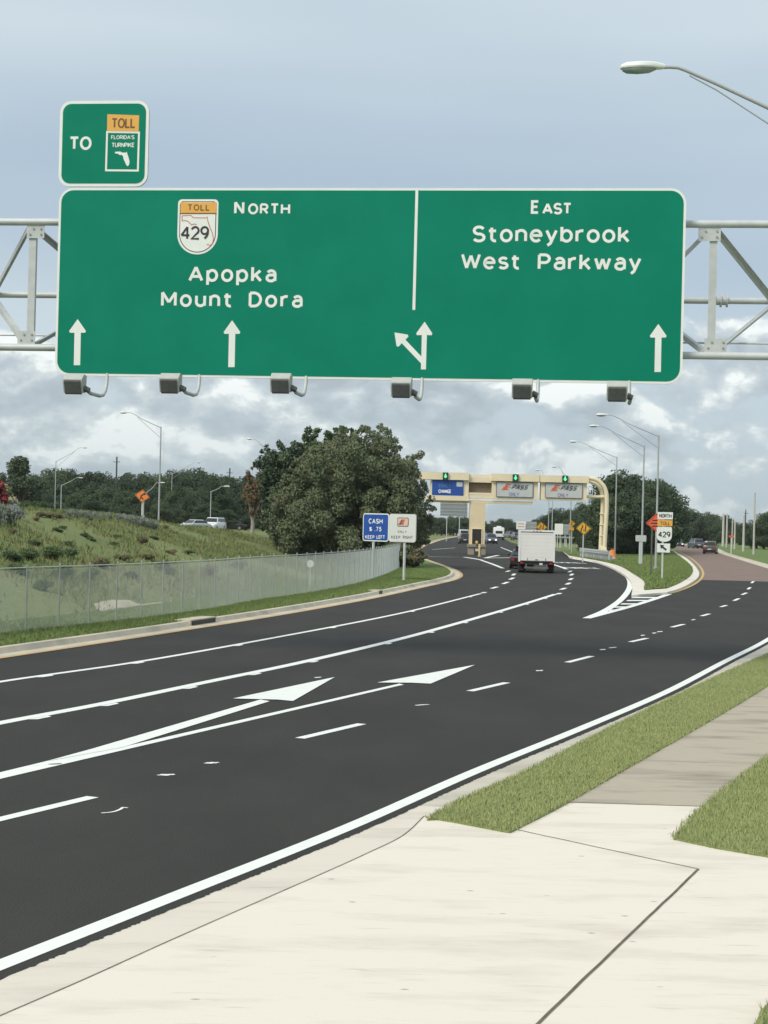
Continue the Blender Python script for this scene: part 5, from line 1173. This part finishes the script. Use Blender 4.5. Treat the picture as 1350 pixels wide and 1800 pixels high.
k = MB(); k.box((-hw+.05,.05,.58),(hw-.05,4.8,.79)); k.build('chassis', M_UNDER, tr)
k = MB(); k.box((-.82,-.12,.30),(.82,-.02,.44)); k.box((-.75,-.06,.44),(-.65,.02,.62)); k.box((.65,-.06,.44),(.75,.02,.62)); k.build('bumper', mat('grey step bumper', (0.15,0.15,0.15), (0.11,0.11,0.11), 3, .6), tr)
for s in (-1, 1):
    wheel(tr, s*.98, 1.0, .40, .46); wheel(tr, s*.95, 5.6, .40, .26)
    k = MB(); k.box((s*.96-.26,.42,.14),(s*.96+.26,.45,.78)); k.build('mud_flap', M_UNDER, tr)
    k = MB(); k.box((s*1.0-.11,-.02,.62),(s*1.0+.11,.04,.74)); k.build('tail_light', M_TAIL, tr)
    k = MB(); k.box((min(s*1.08,s*1.42),5.55,1.35),(max(s*1.08,s*1.42),5.62,1.75)); k.build('mirror', M_UNDER, tr)
for q in (-.22, 0, .22):
    k = MB(); k.box((q-.05,-.065,zt-.075),(q+.05,-.05,zt-.035)); k.build('marker_light', M_TAIL, tr)
for s in (-1, 1):
    k = MB(); k.box((s*.62-.03,-.04,zb+.02),(s*.62+.03,-.018,zb+.22)); k.build('door_latch', M_RIM, tr)
k = MB(); k.box((-hw+.12,-.03,zb+.015),(hw-.12,-.0185,zb+.055)); k.build('door_seal', M_DGREY, tr)
k = MB(); k.box((.20,-.03,.56),(.42,.01,.70)); k.build('licence_plate', M_PLATE, tr)
k = MB(); k.loft([rr_ring(4.95,.98,.5,2.2,.2), rr_ring(6.0,.98,.5,2.1,.25), rr_ring(6.4,.96,.5,1.4,.2), rr_ring(7.1,.88,.55,1.2,.2)]); k.build('cab', M_TRK, tr, smooth=True)
k = MB(); k.prism([(-.85,6.06,1.98),(.85,6.06,1.98),(.87,6.40,1.40),(-.87,6.40,1.40)], (0,.03,.015)); k.build('windscreen', M_GLASS, tr, fixn=True)

# ------------------------------------------------------------------ wire fence along the bank
M_WIRE = mat('galvanised fence wire', (0.60,0.63,0.61), (0.52,0.55,0.53), 3, .55, metal=.1)
FZ = [float(terrain(np.array(p.x-1.2), np.array(p.y)))*0+.08 for p in FENCE]
def smooth_line(P, k): return spline([Vector((p.x, p.y, 0)) for p in P], k)
fpth = smooth_line(FENCE, 30)
cum = np.concatenate([[0], np.cumsum([(fpth[i+1]-fpth[i]).length for i in range(len(fpth)-1)])]); FX = np.array([p.x for p in fpth]); FY = np.array([p.y for p in fpth])
FLEN = cum[-1]
def fat(s, z): return np.stack([np.interp(s, cum, FX), np.interp(s, cum, FY), z], -1)
M_FPOST = mat('dull fence post', (0.40,0.43,0.41), (0.33,0.36,0.34), 3, .6, metal=.1)
fe = thing('wire_fence', fpth[len(fpth)//2]+Vector((0,0,.1)), 'grey chain link fence running along the foot of the bank', 'fence')
fl_ = ROOTLOC[fe.name]
pitch = .058; ns = int((FLEN+FENCE_H)/pitch)
Vs, Fs = [], []
for sgn in (1, -1):
    s0 = np.arange(ns)*pitch - FENCE_H*.8
    sa, sb = (s0, s0+FENCE_H*.8) if sgn > 0 else (s0+FENCE_H*.8, s0)
    za, zb_ = np.full(ns, .08), np.full(ns, .08+FENCE_H-.05)
    # clip to the fence ends
    def clip(s, so, z, zo):
        for lim, lo in ((0., True), (FLEN, False)):
            m = (s < lim) if lo else (s > lim)
            q = np.where(m, (lim-s)/np.where(np.abs(so-s) < 1e-9, 1e-9, so-s), 0); s = s+(so-s)*q; z = z+(zo-z)*q
        return s, z
    ok = (np.maximum(sa, sb) > 0) & (np.minimum(sa, sb) < FLEN); sa, sb, za, zb_ = sa[ok], sb[ok], za[ok], zb_[ok]
    sA, zA = clip(sa, sb, za, zb_); sB, zB = clip(sb, sa, zb_, za)
    A, B = fat(sA, zA), fat(sB, zB); n = len(A); r = .0025
    T = (B-A)/np.linalg.norm(B-A, axis=1, keepdims=True); h1 = np.cross(T, [0,0,1.]); h1 /= np.linalg.norm(h1, axis=1, keepdims=True); h2 = np.cross(T, h1)
    off = [h1*r, -h1*r*.5+h2*r*.87, -h1*r*.5-h2*r*.87]
    V = np.stack([A+off[0], A+off[1], A+off[2], B+off[0], B+off[1], B+off[2]], 1).reshape(-1, 3)
    i = np.arange(n)[:, None]*6 + (0 if not Vs else len(Vs[0]))
    F = np.concatenate([i+np.array([0,1,4,3]), i+np.array([1,2,5,4]), i+np.array([2,0,3,5])]); Vs.append(V); Fs.append(F)
V = np.concatenate(Vs) - np.array(fl_); me = fast_mesh('mesh', V, np.concatenate(Fs), [M_WIRE]); fo = bpy.data.objects.new('wire_mesh', me); COL.objects.link(fo); fo.parent = fe
k = MB(); k.tube([Vector(fat(np.array(s), np.array(.08+FENCE_H))) for s in np.linspace(0, FLEN, 80)], .015, 6); k.build('top_rail', M_WIRE, fe, world=True, smooth=True)
for s in np.arange(.4, FLEN, 1.75):
    q = fat(np.array(s), np.array(0.)); k = MB(); k.cyl((q[0],q[1],-.1),(q[0],q[1],.08+FENCE_H+.04), .019, n=8); k.cyl((q[0],q[1],.08+FENCE_H+.04),(q[0],q[1],.08+FENCE_H+.09), .026, .010, n=8); k.build('post', M_FPOST, fe, world=True, smooth=True)

# ------------------------------------------------------------------ trees and shrubs
def leaf_mat(name, c1, c2, rnd=0.0, sc=0.8):
    m = mat(name, c1, c2, sc, .75, rnd=rnd, spec=.25); nt = NT(m.node_tree); b = m.node_tree.nodes['Principled BSDF']
    geo = nt.n('ShaderNodeNewGeometry').outputs['Normal']
    v = nt.n('ShaderNodeVectorMath', {0: nt.n('ShaderNodeVectorMath', {0: geo, 1: (.55,.55,.55)}, operation='MULTIPLY').outputs[0], 1: (0, -.25, .55)}, operation='ADD').outputs[0]
    v = nt.n('ShaderNodeVectorMath', {0: v}, operation='NORMALIZE').outputs[0]
    m.node_tree.links.new(v, b.inputs['Normal']); return m
def leaves(C, Rr, n, size, squash=.85, shell=.55):
    """small leaf quads through the given clumps (centres, radii); returns vertices, faces, clump index"""
    C = np.asarray(C, float); Rr = np.asarray(Rr, float); w = Rr**2.2; idx = rng.choice(len(C), n, p=w/w.sum())
    d = rng.normal(size=(n, 3)); d /= np.linalg.norm(d, axis=1, keepdims=True)
    rad = (shell+(1-shell)*rng.uniform(0, 1, n)**.6)*(1+.10*np.minimum(rng.normal(size=n)**2, 2.2))
    P = C[idx] + d*(Rr[idx]*rad)[:, None]*np.array([1, 1, squash])
    nrm = d*.7 + rng.normal(size=(n, 3))*.65; nrm /= np.linalg.norm(nrm, axis=1, keepdims=True)
    t1 = np.cross(nrm, rng.normal(size=(n, 3))); t1 /= np.linalg.norm(t1, axis=1, keepdims=True); t2 = np.cross(nrm, t1)
    s = (size*rng.uniform(.55, 1.35, n))[:, None]
    V = np.stack([P-t1*s, P+t2*s*.55, P+t1*s, P-t2*s*.55], 1).reshape(-1, 3)
    return V, np.arange(4*n).reshape(-1, 4), idx
def limb_mesh(root, tips, r0, bend=.25):
    k = MB(); root = Vector(root)
    if tips:
        hub = Vector((root.x, root.y, root.z + (max(t[2] for t in tips)-root.z)*.35))
    for i, t in enumerate(tips):
        t = Vector(t); a = root.lerp(hub, .55+.45*((i*37) % 10)/10); m = a.lerp(t, .5)+Vector((random.uniform(-bend,bend), random.uniform(-bend,bend), random.uniform(0,bend)))
        k.tube([a, m, t], [r0*.42, r0*.25, r0*.08], 6)
    k.tube([root, root.lerp(hub, .5)+Vector((bend*.3,0,0)), hub], [r0*1.15, r0*.85, r0*.6], 9)
    return k
M_BARK = mat('grey brown bark', (0.115,0.095,0.075), (0.075,0.062,0.05), 3, .95); M_BARKP = mat('pale bark', (0.36,0.33,0.28), (0.26,0.24,0.21), 3, .9)
L_OAK = [leaf_mat('oak leaf dark', (0.087,0.118,0.059), (0.102,0.133,0.067)), leaf_mat('oak leaf mid', (0.110,0.143,0.072), (0.128,0.159,0.081)), leaf_mat('oak leaf grey green', (0.138,0.169,0.092), (0.159,0.187,0.102)), leaf_mat('oak leaf brown', (0.143,0.141,0.084), (0.125,0.125,0.077))]
L_WOOD = [leaf_mat('wood leaf dark', (0.037,0.061,0.033), (0.049,0.076,0.039), .22, .25), leaf_mat('wood leaf mid', (0.054,0.085,0.041), (0.066,0.098,0.046), .22, .25), leaf_mat('wood leaf light', (0.081,0.115,0.050), (0.095,0.127,0.057), .22, .25)]
L_LGT = [leaf_mat('bright leaf', (.060,.105,.038), (.080,.125,.045)), leaf_mat('bright leaf deep', (.045,.080,.030), (.058,.095,.036))]
L_ORG = [leaf_mat('orange leaf', (.20,.095,.045), (.15,.085,.045)), leaf_mat('dull green leaf', (.085,.090,.042), (.11,.10,.05))]
L_GRY = [leaf_mat('silver shrub leaf', (.215,.245,.225), (.26,.28,.265), .1), leaf_mat('grey green shrub leaf', (.145,.185,.135), (.18,.215,.16), .1)]
L_BRN = [leaf_mat('brown weed', (0.181,0.138,0.080), (0.232,0.181,0.102), .15), leaf_mat('olive weed', (0.138,0.152,0.065), (0.174,0.181,0.080), .15)]
L_GRN = [leaf_mat('green shrub leaf', (0.090,0.145,0.049), (0.116,0.181,0.061), .2), leaf_mat('dark shrub leaf', (0.058,0.094,0.038), (0.075,0.119,0.043), .2)]
L_REDF = [leaf_mat('crimson blossom', (.36,.045,.055), (.28,.03,.045)), leaf_mat('red green leaf', (.22,.06,.05), (.10,.08,.04))]
def outline_tree(name, outline, Y, depth, nclump, nleaf, size, mats, probs, label, cat='tree', trunk_px=None, trunk_r=.3, gz=0.0, rpx=(11,23), bark=None, squash=.9, shell=.35):
    poly = [Vector((x, y, 0)) for x, y in outline]; xs = [p.x for p in poly]; ys = [p.y for p in poly]
    pts = []; cx_ = (min(xs)+max(xs))/2; hwp = (max(xs)-min(xs))/2
    def edge_d(x, y):
        m = 1e9
        for i in range(len(poly)):
            a, b = poly[i], poly[(i+1) % len(poly)]; e = b-a; t = max(0, min(1, ((x-a.x)*e.x+(y-a.y)*e.y)/(e.length_squared or 1))); q = a+e*t; m = min(m, math.hypot(q.x-x, q.y-y))
        return m
    C, Rr = [], []
    area = abs(sum(poly[i-1].x*poly[i].y-poly[i].x*poly[i-1].y for i in range(len(poly))))/2; cell = math.sqrt(area/nclump); cells = []
    while len(C) < nclump:
        if not cells:
            cells = [(x, y) for x in np.arange(min(xs), max(xs), cell) for y in np.arange(min(ys), max(ys), cell)]; random.shuffle(cells)
        x, y = cells.pop(); x += random.uniform(-.2, 1.2)*cell; y += random.uniform(-.2, 1.2)*cell
        if not in_poly(np.array([x]), np.array([y]), poly)[0]: continue
        e = edge_d(x, y); r = min(random.uniform(*rpx), max(e*.95, 5.0))
        dep = depth*math.sqrt(max(0, 1-((x-cx_)/hwp)**2))*min(1, .35+e/40)
        yy = Y+random.uniform(-1, 1)*dep; q = PY(x, y, Y); C.append((q.x, yy, q.z)); Rr.append(r*Y/FPX)
    for i in range(nclump//3):                           # loose twig ends past the outline
        e = random.randrange(len(poly)); a, b = poly[e-1], poly[e]; t_ = random.random(); x, y = a.x+(b.x-a.x)*t_, a.y+(b.y-a.y)*t_
        if y > max(ys)-(max(ys)-min(ys))*.12: continue
        l = math.hypot(x-cx_, y-(min(ys)+max(ys))/2) or 1; o_ = random.uniform(-3, 5)*rpx[1]/23; q = PY(x+(x-cx_)/l*o_, y+(y-(min(ys)+max(ys))/2)/l*o_, Y); C.append((q.x, Y+random.uniform(-1,1)*depth*.4, q.z)); Rr.append(random.uniform(.18, .34)*rpx[1]*Y/FPX)
    nclump = len(C)
    tx = trunk_px if trunk_px is not None else cx_
    b0 = PY(tx, 900, Y); root = Vector((b0.x, Y, gz)); o = thing(name, root, label, cat)
    V, F, idx = leaves(np.array(C)-np.array(root), Rr, nleaf, size, squash, shell)
    cm = rng.choice(len(mats), nclump, p=probs); mi = np.where(rng.uniform(0, 1, nleaf) < .40, cm[idx], rng.choice(len(mats), nleaf, p=probs))
    me = fast_mesh('crown', V, F, mats, mi); co = bpy.data.objects.new('crown', me); COL.objects.link(co); co.parent = o
    tips = [Vector(c)-root for c in random.sample(C, min(16, nclump))]
    limb_mesh((0,0,-.1), [tuple(t) for t in tips if t.z > .8], trunk_r).build('trunk', bark or M_BARK, o, smooth=True)
    return o
OAK = [(474,955),(470,905),(486,858),(512,832),(528,806),(550,790),(578,778),(600,765),(625,760),(640,754),(652,760),(664,752),(672,754),(682,768),(694,775),(703,796),(716,806),(738,800),(734,818),(733,836),(746,858),(757,893),(757,918),(750,948),(735,974),(690,984),(600,986),(540,986),(500,978)]
outline_tree('oak_tree', OAK, 122, 5.2, 320, 140000, .10, L_OAK, [.26,.38,.24,.12], 'big spreading dark oak in front of the toll arch, right beside the fence', trunk_px=625, trunk_r=.38, gz=.3)
outline_tree('slender_tree', [(458,888),(454,835),(459,800),(466,786),(480,790),(492,783),(505,788),(520,782),(540,790),(548,850),(540,950),(505,962),(478,955),(464,925)], 138, 3.0, 80, 26000, .13, [L_WOOD[0], L_WOOD[1], L_OAK[0]], [.5,.3,.2], 'dark slender tree joined to the left side of the big oak', trunk_px=487, trunk_r=.22, gz=1.2)
outline_tree('bright_tree', [(528,812),(532,770),(541,768),(549,749),(556,756),(566,752),(572,764),(582,757),(592,763),(603,754),(618,757),(628,790),(615,860),(545,860)], 150, 3.2, 60, 20000, .14, L_LGT, [.55,.45], 'brighter green tree top rising behind the left part of the big oak', trunk_px=575, trunk_r=.3, gz=1.0)
outline_tree('autumn_tree', [(429,850),(432,832),(441,828),(446,815),(455,822),(463,812),(470,830),(469,880),(460,905),(440,910),(428,880)], 172, 2.0, 34, 4200, .14, L_ORG, [.5,.5], 'thin tree with some orange leaves and a pale trunk left of the oak', trunk_px=443.5, trunk_r=.22, gz=1.6, rpx=(7,13), bark=M_BARKP)
outline_tree('flowering_tree', [(-40,900),(-30,850),(-12,838),(0,842),(6,855),(11,872),(13,888),(0,900)], 96, 1.2, 22, 6000, .10, L_REDF, [.75,.25], 'crimson flowering tree cut by the left edge of the picture', trunk_px=-16, trunk_r=.12, gz=2.9, rpx=(7,14))
outline_tree('fence_bush', [(660,992),(668,966),(690,958),(715,962),(742,968),(750,980),(738,990),(712,999),(690,995)], 117, 1.4, 34, 5200, .10, [L_BRN[0], L_BRN[1], L_GRY[1]], [.35,.4,.25], 'brown weedy bush at the end of the fence under the oak', 'bush', trunk_px=705, trunk_r=.06, gz=.13, rpx=(6,10))
# kinds for the woods, each one metre high, then copied
def wood_kind(clumps, n, size, squash=.9, shell=.45, trunk=.030, mats=L_WOOD, probs=(.45,.38,.17), bark=None):
    C = [c[:3] for c in clumps]; Rr = [c[3] for c in clumps]; V, F, idx = leaves(C, Rr, n, size, squash, shell)
    cm = rng.choice(len(mats), len(C), p=probs); mi = np.where(rng.uniform(0, 1, n) < .45, cm[idx], rng.choice(len(mats), n, p=probs))
    me = fast_mesh('crown', V, F, mats, mi); to = limb_mesh((0,0,-.02), [C[i] for i in range(0, len(C), 3) if C[i][2] > .3], trunk, .03)
    tm = bpy.data.meshes.new('trunk'); tm.from_pydata(to.v, [], to.f); tm.materials.append(bark or M_BARK); return me, tm
def cl_round(w, n, zlo=.12): 
    out = []
    for i in range(n):
        z = random.uniform(zlo, .93); k = math.sqrt(max(.05, 1-((z-.52)/.5)**2)); a = random.uniform(0, 6.28); q = random.uniform(.2, 1)*w*k
        out.append((math.cos(a)*q, math.sin(a)*q, z, random.uniform(.06, .14)))
    return out
def cl_pine(n):
    out = []
    for i in range(n):
        z = .30+.68*(i/n); a = random.uniform(0, 6.28); q = random.uniform(.02, .17)*(1.15-z)*1.5; out.append((math.cos(a)*q, math.sin(a)*q, z, random.uniform(.035, .085)))
    return out
KINDS = [wood_kind(cl_round(.36, 60), 9000, .019), wood_kind(cl_round(.28, 52), 8000, .019), wood_kind(cl_round(.46, 70), 10500, .019), wood_kind(cl_round(.32, 44, .30), 6500, .019), wood_kind(cl_pine(40), 5000, .018, 1.0), wood_kind(cl_pine(30), 3600, .018, .8)]
PROTO = {}
def wood_tree(kind, loc, h, wsc, label, group, name):
    key = (kind,)
    if key not in PROTO:
        o = thing(name, loc, label, 'tree', group)
        c = bpy.data.objects.new('crown', KINDS[kind][0]); t2 = bpy.data.objects.new('trunk', KINDS[kind][1])
        for q in (c, t2): COL.objects.link(q); q.parent = o
        PROTO[key] = o
    else:
        src = PROTO[key]; o = src.copy(); COL.objects.link(o); o.name = name; tag(o, label, 'tree', group)
        for ch in src.children:
            c = ch.copy(); COL.objects.link(c); c.parent = o
    o.location = loc; o.scale = (h*wsc, h*wsc, h); o.rotation_euler = (0, 0, random.uniform(0, 6.28)); return o
def row(skyline, x0, x1, step, Yf, label, group, name, gzf, drop=(0, 10), kinds=(0,1,2,3), wsc=(.9,1.25), pine=.0, base_from=None):
    px = x0
    while px < x1:
        Y = Yf(px)*random.uniform(.97, 1.05)
        yt = np.interp(px, [s[0] for s in skyline], [s[1] for s in skyline]) + random.uniform(*drop)
        top = PY(px, yt, Y); gz = gzf(top.x, Y); h = top.z-gz
        kd = random.choice((4,5)) if random.random() < pine else random.choice(kinds)
        nm = name if kd < 4 else 'pine_tree'
        wood_tree(kd, (top.x, Y, gz), h, random.uniform(*wsc)*(1.0 if kd < 4 else 1.15), label, group, nm)
        px += step*random.uniform(.75, 1.3)
tg = lambda x, y: max(float(terrain(np.array(x), np.array(y))), 0)
SKL = [(-30,845),(0,850),(20,842),(45,838),(70,836),(85,828),(97,821),(112,823),(125,829),(145,831),(160,826),(180,829),(190,824),(215,833),(240,828),(262,837),(275,829),(290,833),(305,831),(320,828),(333,821),(345,829),(357,822),(372,831),(390,828),(405,836),(430,836),(470,838)]
lw, gw = 'dark green tree of the woods behind the grassy bank on the left', 'trees of the left hand woods'
row(SKL, -25, 480, 13, lambda p: 305, lw, gw, 'wood_tree', tg, (0, 7), pine=.12)
row(SKL, -25, 480, 15, lambda p: 270, lw, gw, 'wood_tree', tg, (18, 40))
row(SKL, 10, 470, 24, lambda p: 245, lw, gw, 'wood_tree', tg, (52, 72), wsc=(1.2,1.7))
SKR = [(1030,905),(1042,893),(1056,872),(1064,848),(1070,838),(1077,829),(1084,826),(1090,836),(1100,836),(1108,832),(1118,834),(1126,838),(1138,833),(1148,843),(1160,852),(1170,864),(1180,876),(1190,884),(1205,887),(1225,893),(1240,896),(1262,904),(1280,906),(1300,918),(1325,930),(1400,935)]
rw, gr_ = 'dark green tree of the woods along the left side of the side road', 'trees of the right hand woods'
RY = lambda p: float(np.interp(p, [1030,1060,1100,1140,1165,1178,1186,1240,1300,1400], [214,212,212,232,256,268,440,450,480,500]))
row(SKR, 1034, 1330, 9, RY, rw, gr_, 'wood_tree', lambda x, y: 0, (0, 8), pine=.12)
row(SKR, 1040, 1166, 12, lambda p: RY(p)*.965, rw, gr_, 'wood_tree', lambda x, y: 0, (14, 42))
row(SKR, 1180, 1320, 9, lambda p: 436, rw, gr_, 'wood_tree', lambda x, y: 0, (10, 30), wsc=(1.2,1.7))
row(SKR, 1040, 1158, 15, lambda p: RY(p)*.945, rw, gr_, 'wood_tree', lambda x, y: 0, (52, 82), wsc=(1.3,1.9))
row([(1325,926),(1331,908),(1340,899),(1352,897),(1420,880)], 1331, 1420, 12, lambda p: 318, 'leafy green tree right of the row of roadside poles', 'trees at the right edge', 'roadside_tree', lambda x, y: 0, (0, 7), (2,0))
row([(1300,940),(1330,930),(1420,920)], 1302, 1415, 12, lambda p: 380, 'leafy green tree right of the row of roadside poles', 'trees at the right edge', 'roadside_tree', lambda x, y: 0, (0, 10), (2,0))
fw_, fg = 'distant dark tree seen beyond the toll lanes', 'distant trees beyond the toll lanes'
row([(740,902),(760,906),(790,908),(825,905)], 735, 830, 7, lambda p: 520, fw_, fg, 'far_tree', lambda x, y: 0, (0, 6), wsc=(1.1,1.6))
row([(850,915),(862,917),(870,915),(885,910),(900,914),(912,917),(945,922)], 850, 950, 6, lambda p: 690, fw_, fg, 'far_tree', lambda x, y: 0, (0, 5), wsc=(1.2,1.8))
row([(940,920),(952,908),(962,900),(975,893),(990,890),(1003,898),(1012,893),(1035,882)], 945, 1040, 9, lambda p: 370, fw_, fg, 'far_tree', lambda x, y: 0, (0, 6), (0,2), wsc=(.9,1.2))
row([(940,935),(1040,915)], 945, 1040, 10, lambda p: 345, fw_, fg, 'far_tree', lambda x, y: 0, (0, 8), (0,2), wsc=(1.2,1.7))
# lone conifer and the palm-like clump at the left
tp_ = PY(38, 804, 235); g0 = tg(tp_.x, 235); o = wood_tree(4, (tp_.x, 235, g0), tp_.z-g0, 1.5, 'tall lone conifer standing above the woods near the left edge', None, 'conifer_tree')
if 'group' in o: del o['group']
tp_ = PY(6, 832, 260); o = wood_tree(5, (tp_.x, 260, tg(tp_.x,260)), tp_.z-tg(tp_.x,260), 1.0, 'small dark tree against the sky beside the beige building', None, 'conifer_tree')
if 'group' in o: del o['group']
# beige building at the left edge
yb_ = 252.0; xa, xb, za, zb = rect(-90, 848.5, 26.5, 905, yb_)
o = thing('beige_building', ((xa+xb)/2, yb_, 1.4), 'low beige building behind the bank at the left edge', 'building')
k = MB(); k.box((xa,yb_,1.4),(xb,yb_+14,zb-.3)); k.build('wall', mat('beige stucco', (.46,.38,.24), (.41,.34,.21), .6, .9), o, world=True)
k = MB(); k.box((xa-.2,yb_-.25,zb-.3),(xb+.2,yb_+14.2,zb)); k.build('roof_edge', mat('grey roof trim', (.30,.29,.27), (.25,.24,.23), 1, .8), o, world=True)
for q in (.25, .55):
    x_ = xa+(xb-xa)*q; k = MB(); k.box((x_-.7,yb_-.04,3.2),(x_+.7,yb_-.01,4.6)); k.build('window', M_GLASS, o, world=True)
# shrubs on the bank
def on_ground(px, py):
    d = ray(px, py); prev = None
    for t_ in np.arange(38, 230, .5):
        p = CPOS + d*(t_/d.y)
        if p.z < float(terrain(np.array(p.x), np.array(p.y))): return p
    return CPOS + d*(150/d.y)
def shrub_kind(mats, n=1500):
    C = [(random.uniform(-.4,.4), random.uniform(-.4,.4), random.uniform(.15,.6), random.uniform(.18,.36)) for _ in range(12)]
    V, F, idx = leaves([c[:3] for c in C], [c[3] for c in C], n, .055, .8, .3); mi = rng.integers(0, 2, len(C))[idx]; me = fast_mesh('foliage', V, F, mats, mi)
    k = MB()
    for c in C[:6]: k.tube([(0,0,-.1), (c[0]*.5,c[1]*.5,c[2]*.6), c[:3]], [.03,.02,.008], 5)
    sm = bpy.data.meshes.new('stem'); sm.from_pydata(k.v, [], k.f); sm.materials.append(M_BARK); return me, sm
SHK = {'silver': shrub_kind(L_GRY), 'brown': shrub_kind(L_BRN), 'green': shrub_kind(L_GRN)}
SHL = {'silver': ('silvery grey shrub along the crest of the bank', 'silvery shrubs on the bank'), 'brown': ('brown weedy bush on the bank behind the fence', 'brown bushes on the bank'), 'green': ('dark green bush on the bank behind the fence', 'green bushes on the bank')}
SP = {}
def shrub(kind, px, py, w, h):
    p = on_ground(px, py); s = w*p.y/FPX; hz_ = h*p.y/FPX
    if kind not in SP:
        o = thing('bank_shrub', p, SHL[kind][0], 'shrub', SHL[kind][1])
        for nm, m_ in zip(('foliage', 'stem'), SHK[kind]): c = bpy.data.objects.new(nm, m_); COL.objects.link(c); c.parent = o
        SP[kind] = o
    else:
        o = SP[kind].copy(); COL.objects.link(o)
        for ch in SP[kind].children: c = ch.copy(); COL.objects.link(c); c.parent = o
    o.location = (p.x, p.y, float(terrain(np.array(p.x), np.array(p.y)))-.05); k_ = {'silver': 1.75, 'green': 1.35, 'brown': 1.25}[kind]; o.scale = (s*.8, s*.8, hz_*k_); o.rotation_euler = (0,0,random.uniform(0,6.28))
for px, py, w, h in [(-8,925,40,34),(14,920,38,28),(30,912,24,16),(118,909,16,10),(130,911,18,12),(143,911,16,11),(152,913,18,11),(165,912,16,10),(178,913,16,9),(192,913,16,9),(206,914,15,9),(218,916,16,10),(226,921,17,12),(238,922,17,13),(250,925,18,14),(262,928,17,13),(272,932,15,12)]: shrub('silver', px, py, w, h)
for px, py, w, h in [(70,908,26,10),(88,910,26,11),(105,911,22,10),(64,915,16,9),(248,957,28,17),(290,932,14,11),(260,985,40,12),(366,1013,34,24),(215,985,34,12),(180,1000,40,22),(20,940,22,12),(300,975,24,10)]: shrub('brown', px, py, w, h)
for px, py, w, h in [(50,985,46,22),(90,984,50,24),(120,983,40,18),(20,988,40,18),(60,960,30,10),(100,935,22,8),(150,945,24,8),(120,960,26,9),(110,930,20,7),(160,950,22,8),(205,948,22,9),(200,960,18,8),(30,1010,40,20),(110,1020,46,26),(75,1040,40,20),(290,1010,40,22),(230,1018,30,14),(160,1018,36,22),(420,1000,34,14),(56,892,34,26),(74,896,26,14),(40,896,24,16),(270,948,20,7),(330,975,30,8)]: shrub('green', px, py, w, h)
# bare pale sand behind the fence
sp = [G(x, y, 0) for x, y in [(158,1068),(185,1063),(225,1061),(265,1063),(300,1058),(308,1063),(285,1071),(240,1077),(195,1076)]]
k = MB(); c = sum(sp, Vector())/len(sp); rings = []
loop = spline(sp+[sp[0]], 5)[:-1]
for f, z in ((1,.0),(.8,.03),(.55,.05),(.25,.06)): rings.append([(c.x+(p.x-c.x)*f, c.y+(p.y-c.y)*f, z+random.uniform(-.015,.015)+max(0,float(terrain(np.array(p.x), np.array(p.y)))*.8)) for p in loop])
k.loft(rings, caps=True); struct('sand_patch', k, mat('pale bare sand', (.50,.46,.38), (.34,.31,.23), 1.2, .95, bump=.4, bscale=8), smooth=True)

# ------------------------------------------------------------------ humid summer air
hz_ = MB(); hz_.box((-4200,-120,-3),(4200,6200,19))
hm = bpy.data.materials.new('humid air'); hm.use_nodes = True; hm.node_tree.nodes.clear(); nt = NT(hm.node_tree)
vol = nt.n('ShaderNodeVolumePrincipled', {'Color': (0.90,0.93,0.95,1), 'Density': 0.0001, 'Anisotropy': 0.2})
nt.nt.links.new(vol.outputs[0], nt.n('ShaderNodeOutputMaterial').inputs['Volume'])
tag(hz_.build('haze', hm, fixn=True), kind='stuff', label='thin pale summer haze over the whole road', cat='haze')
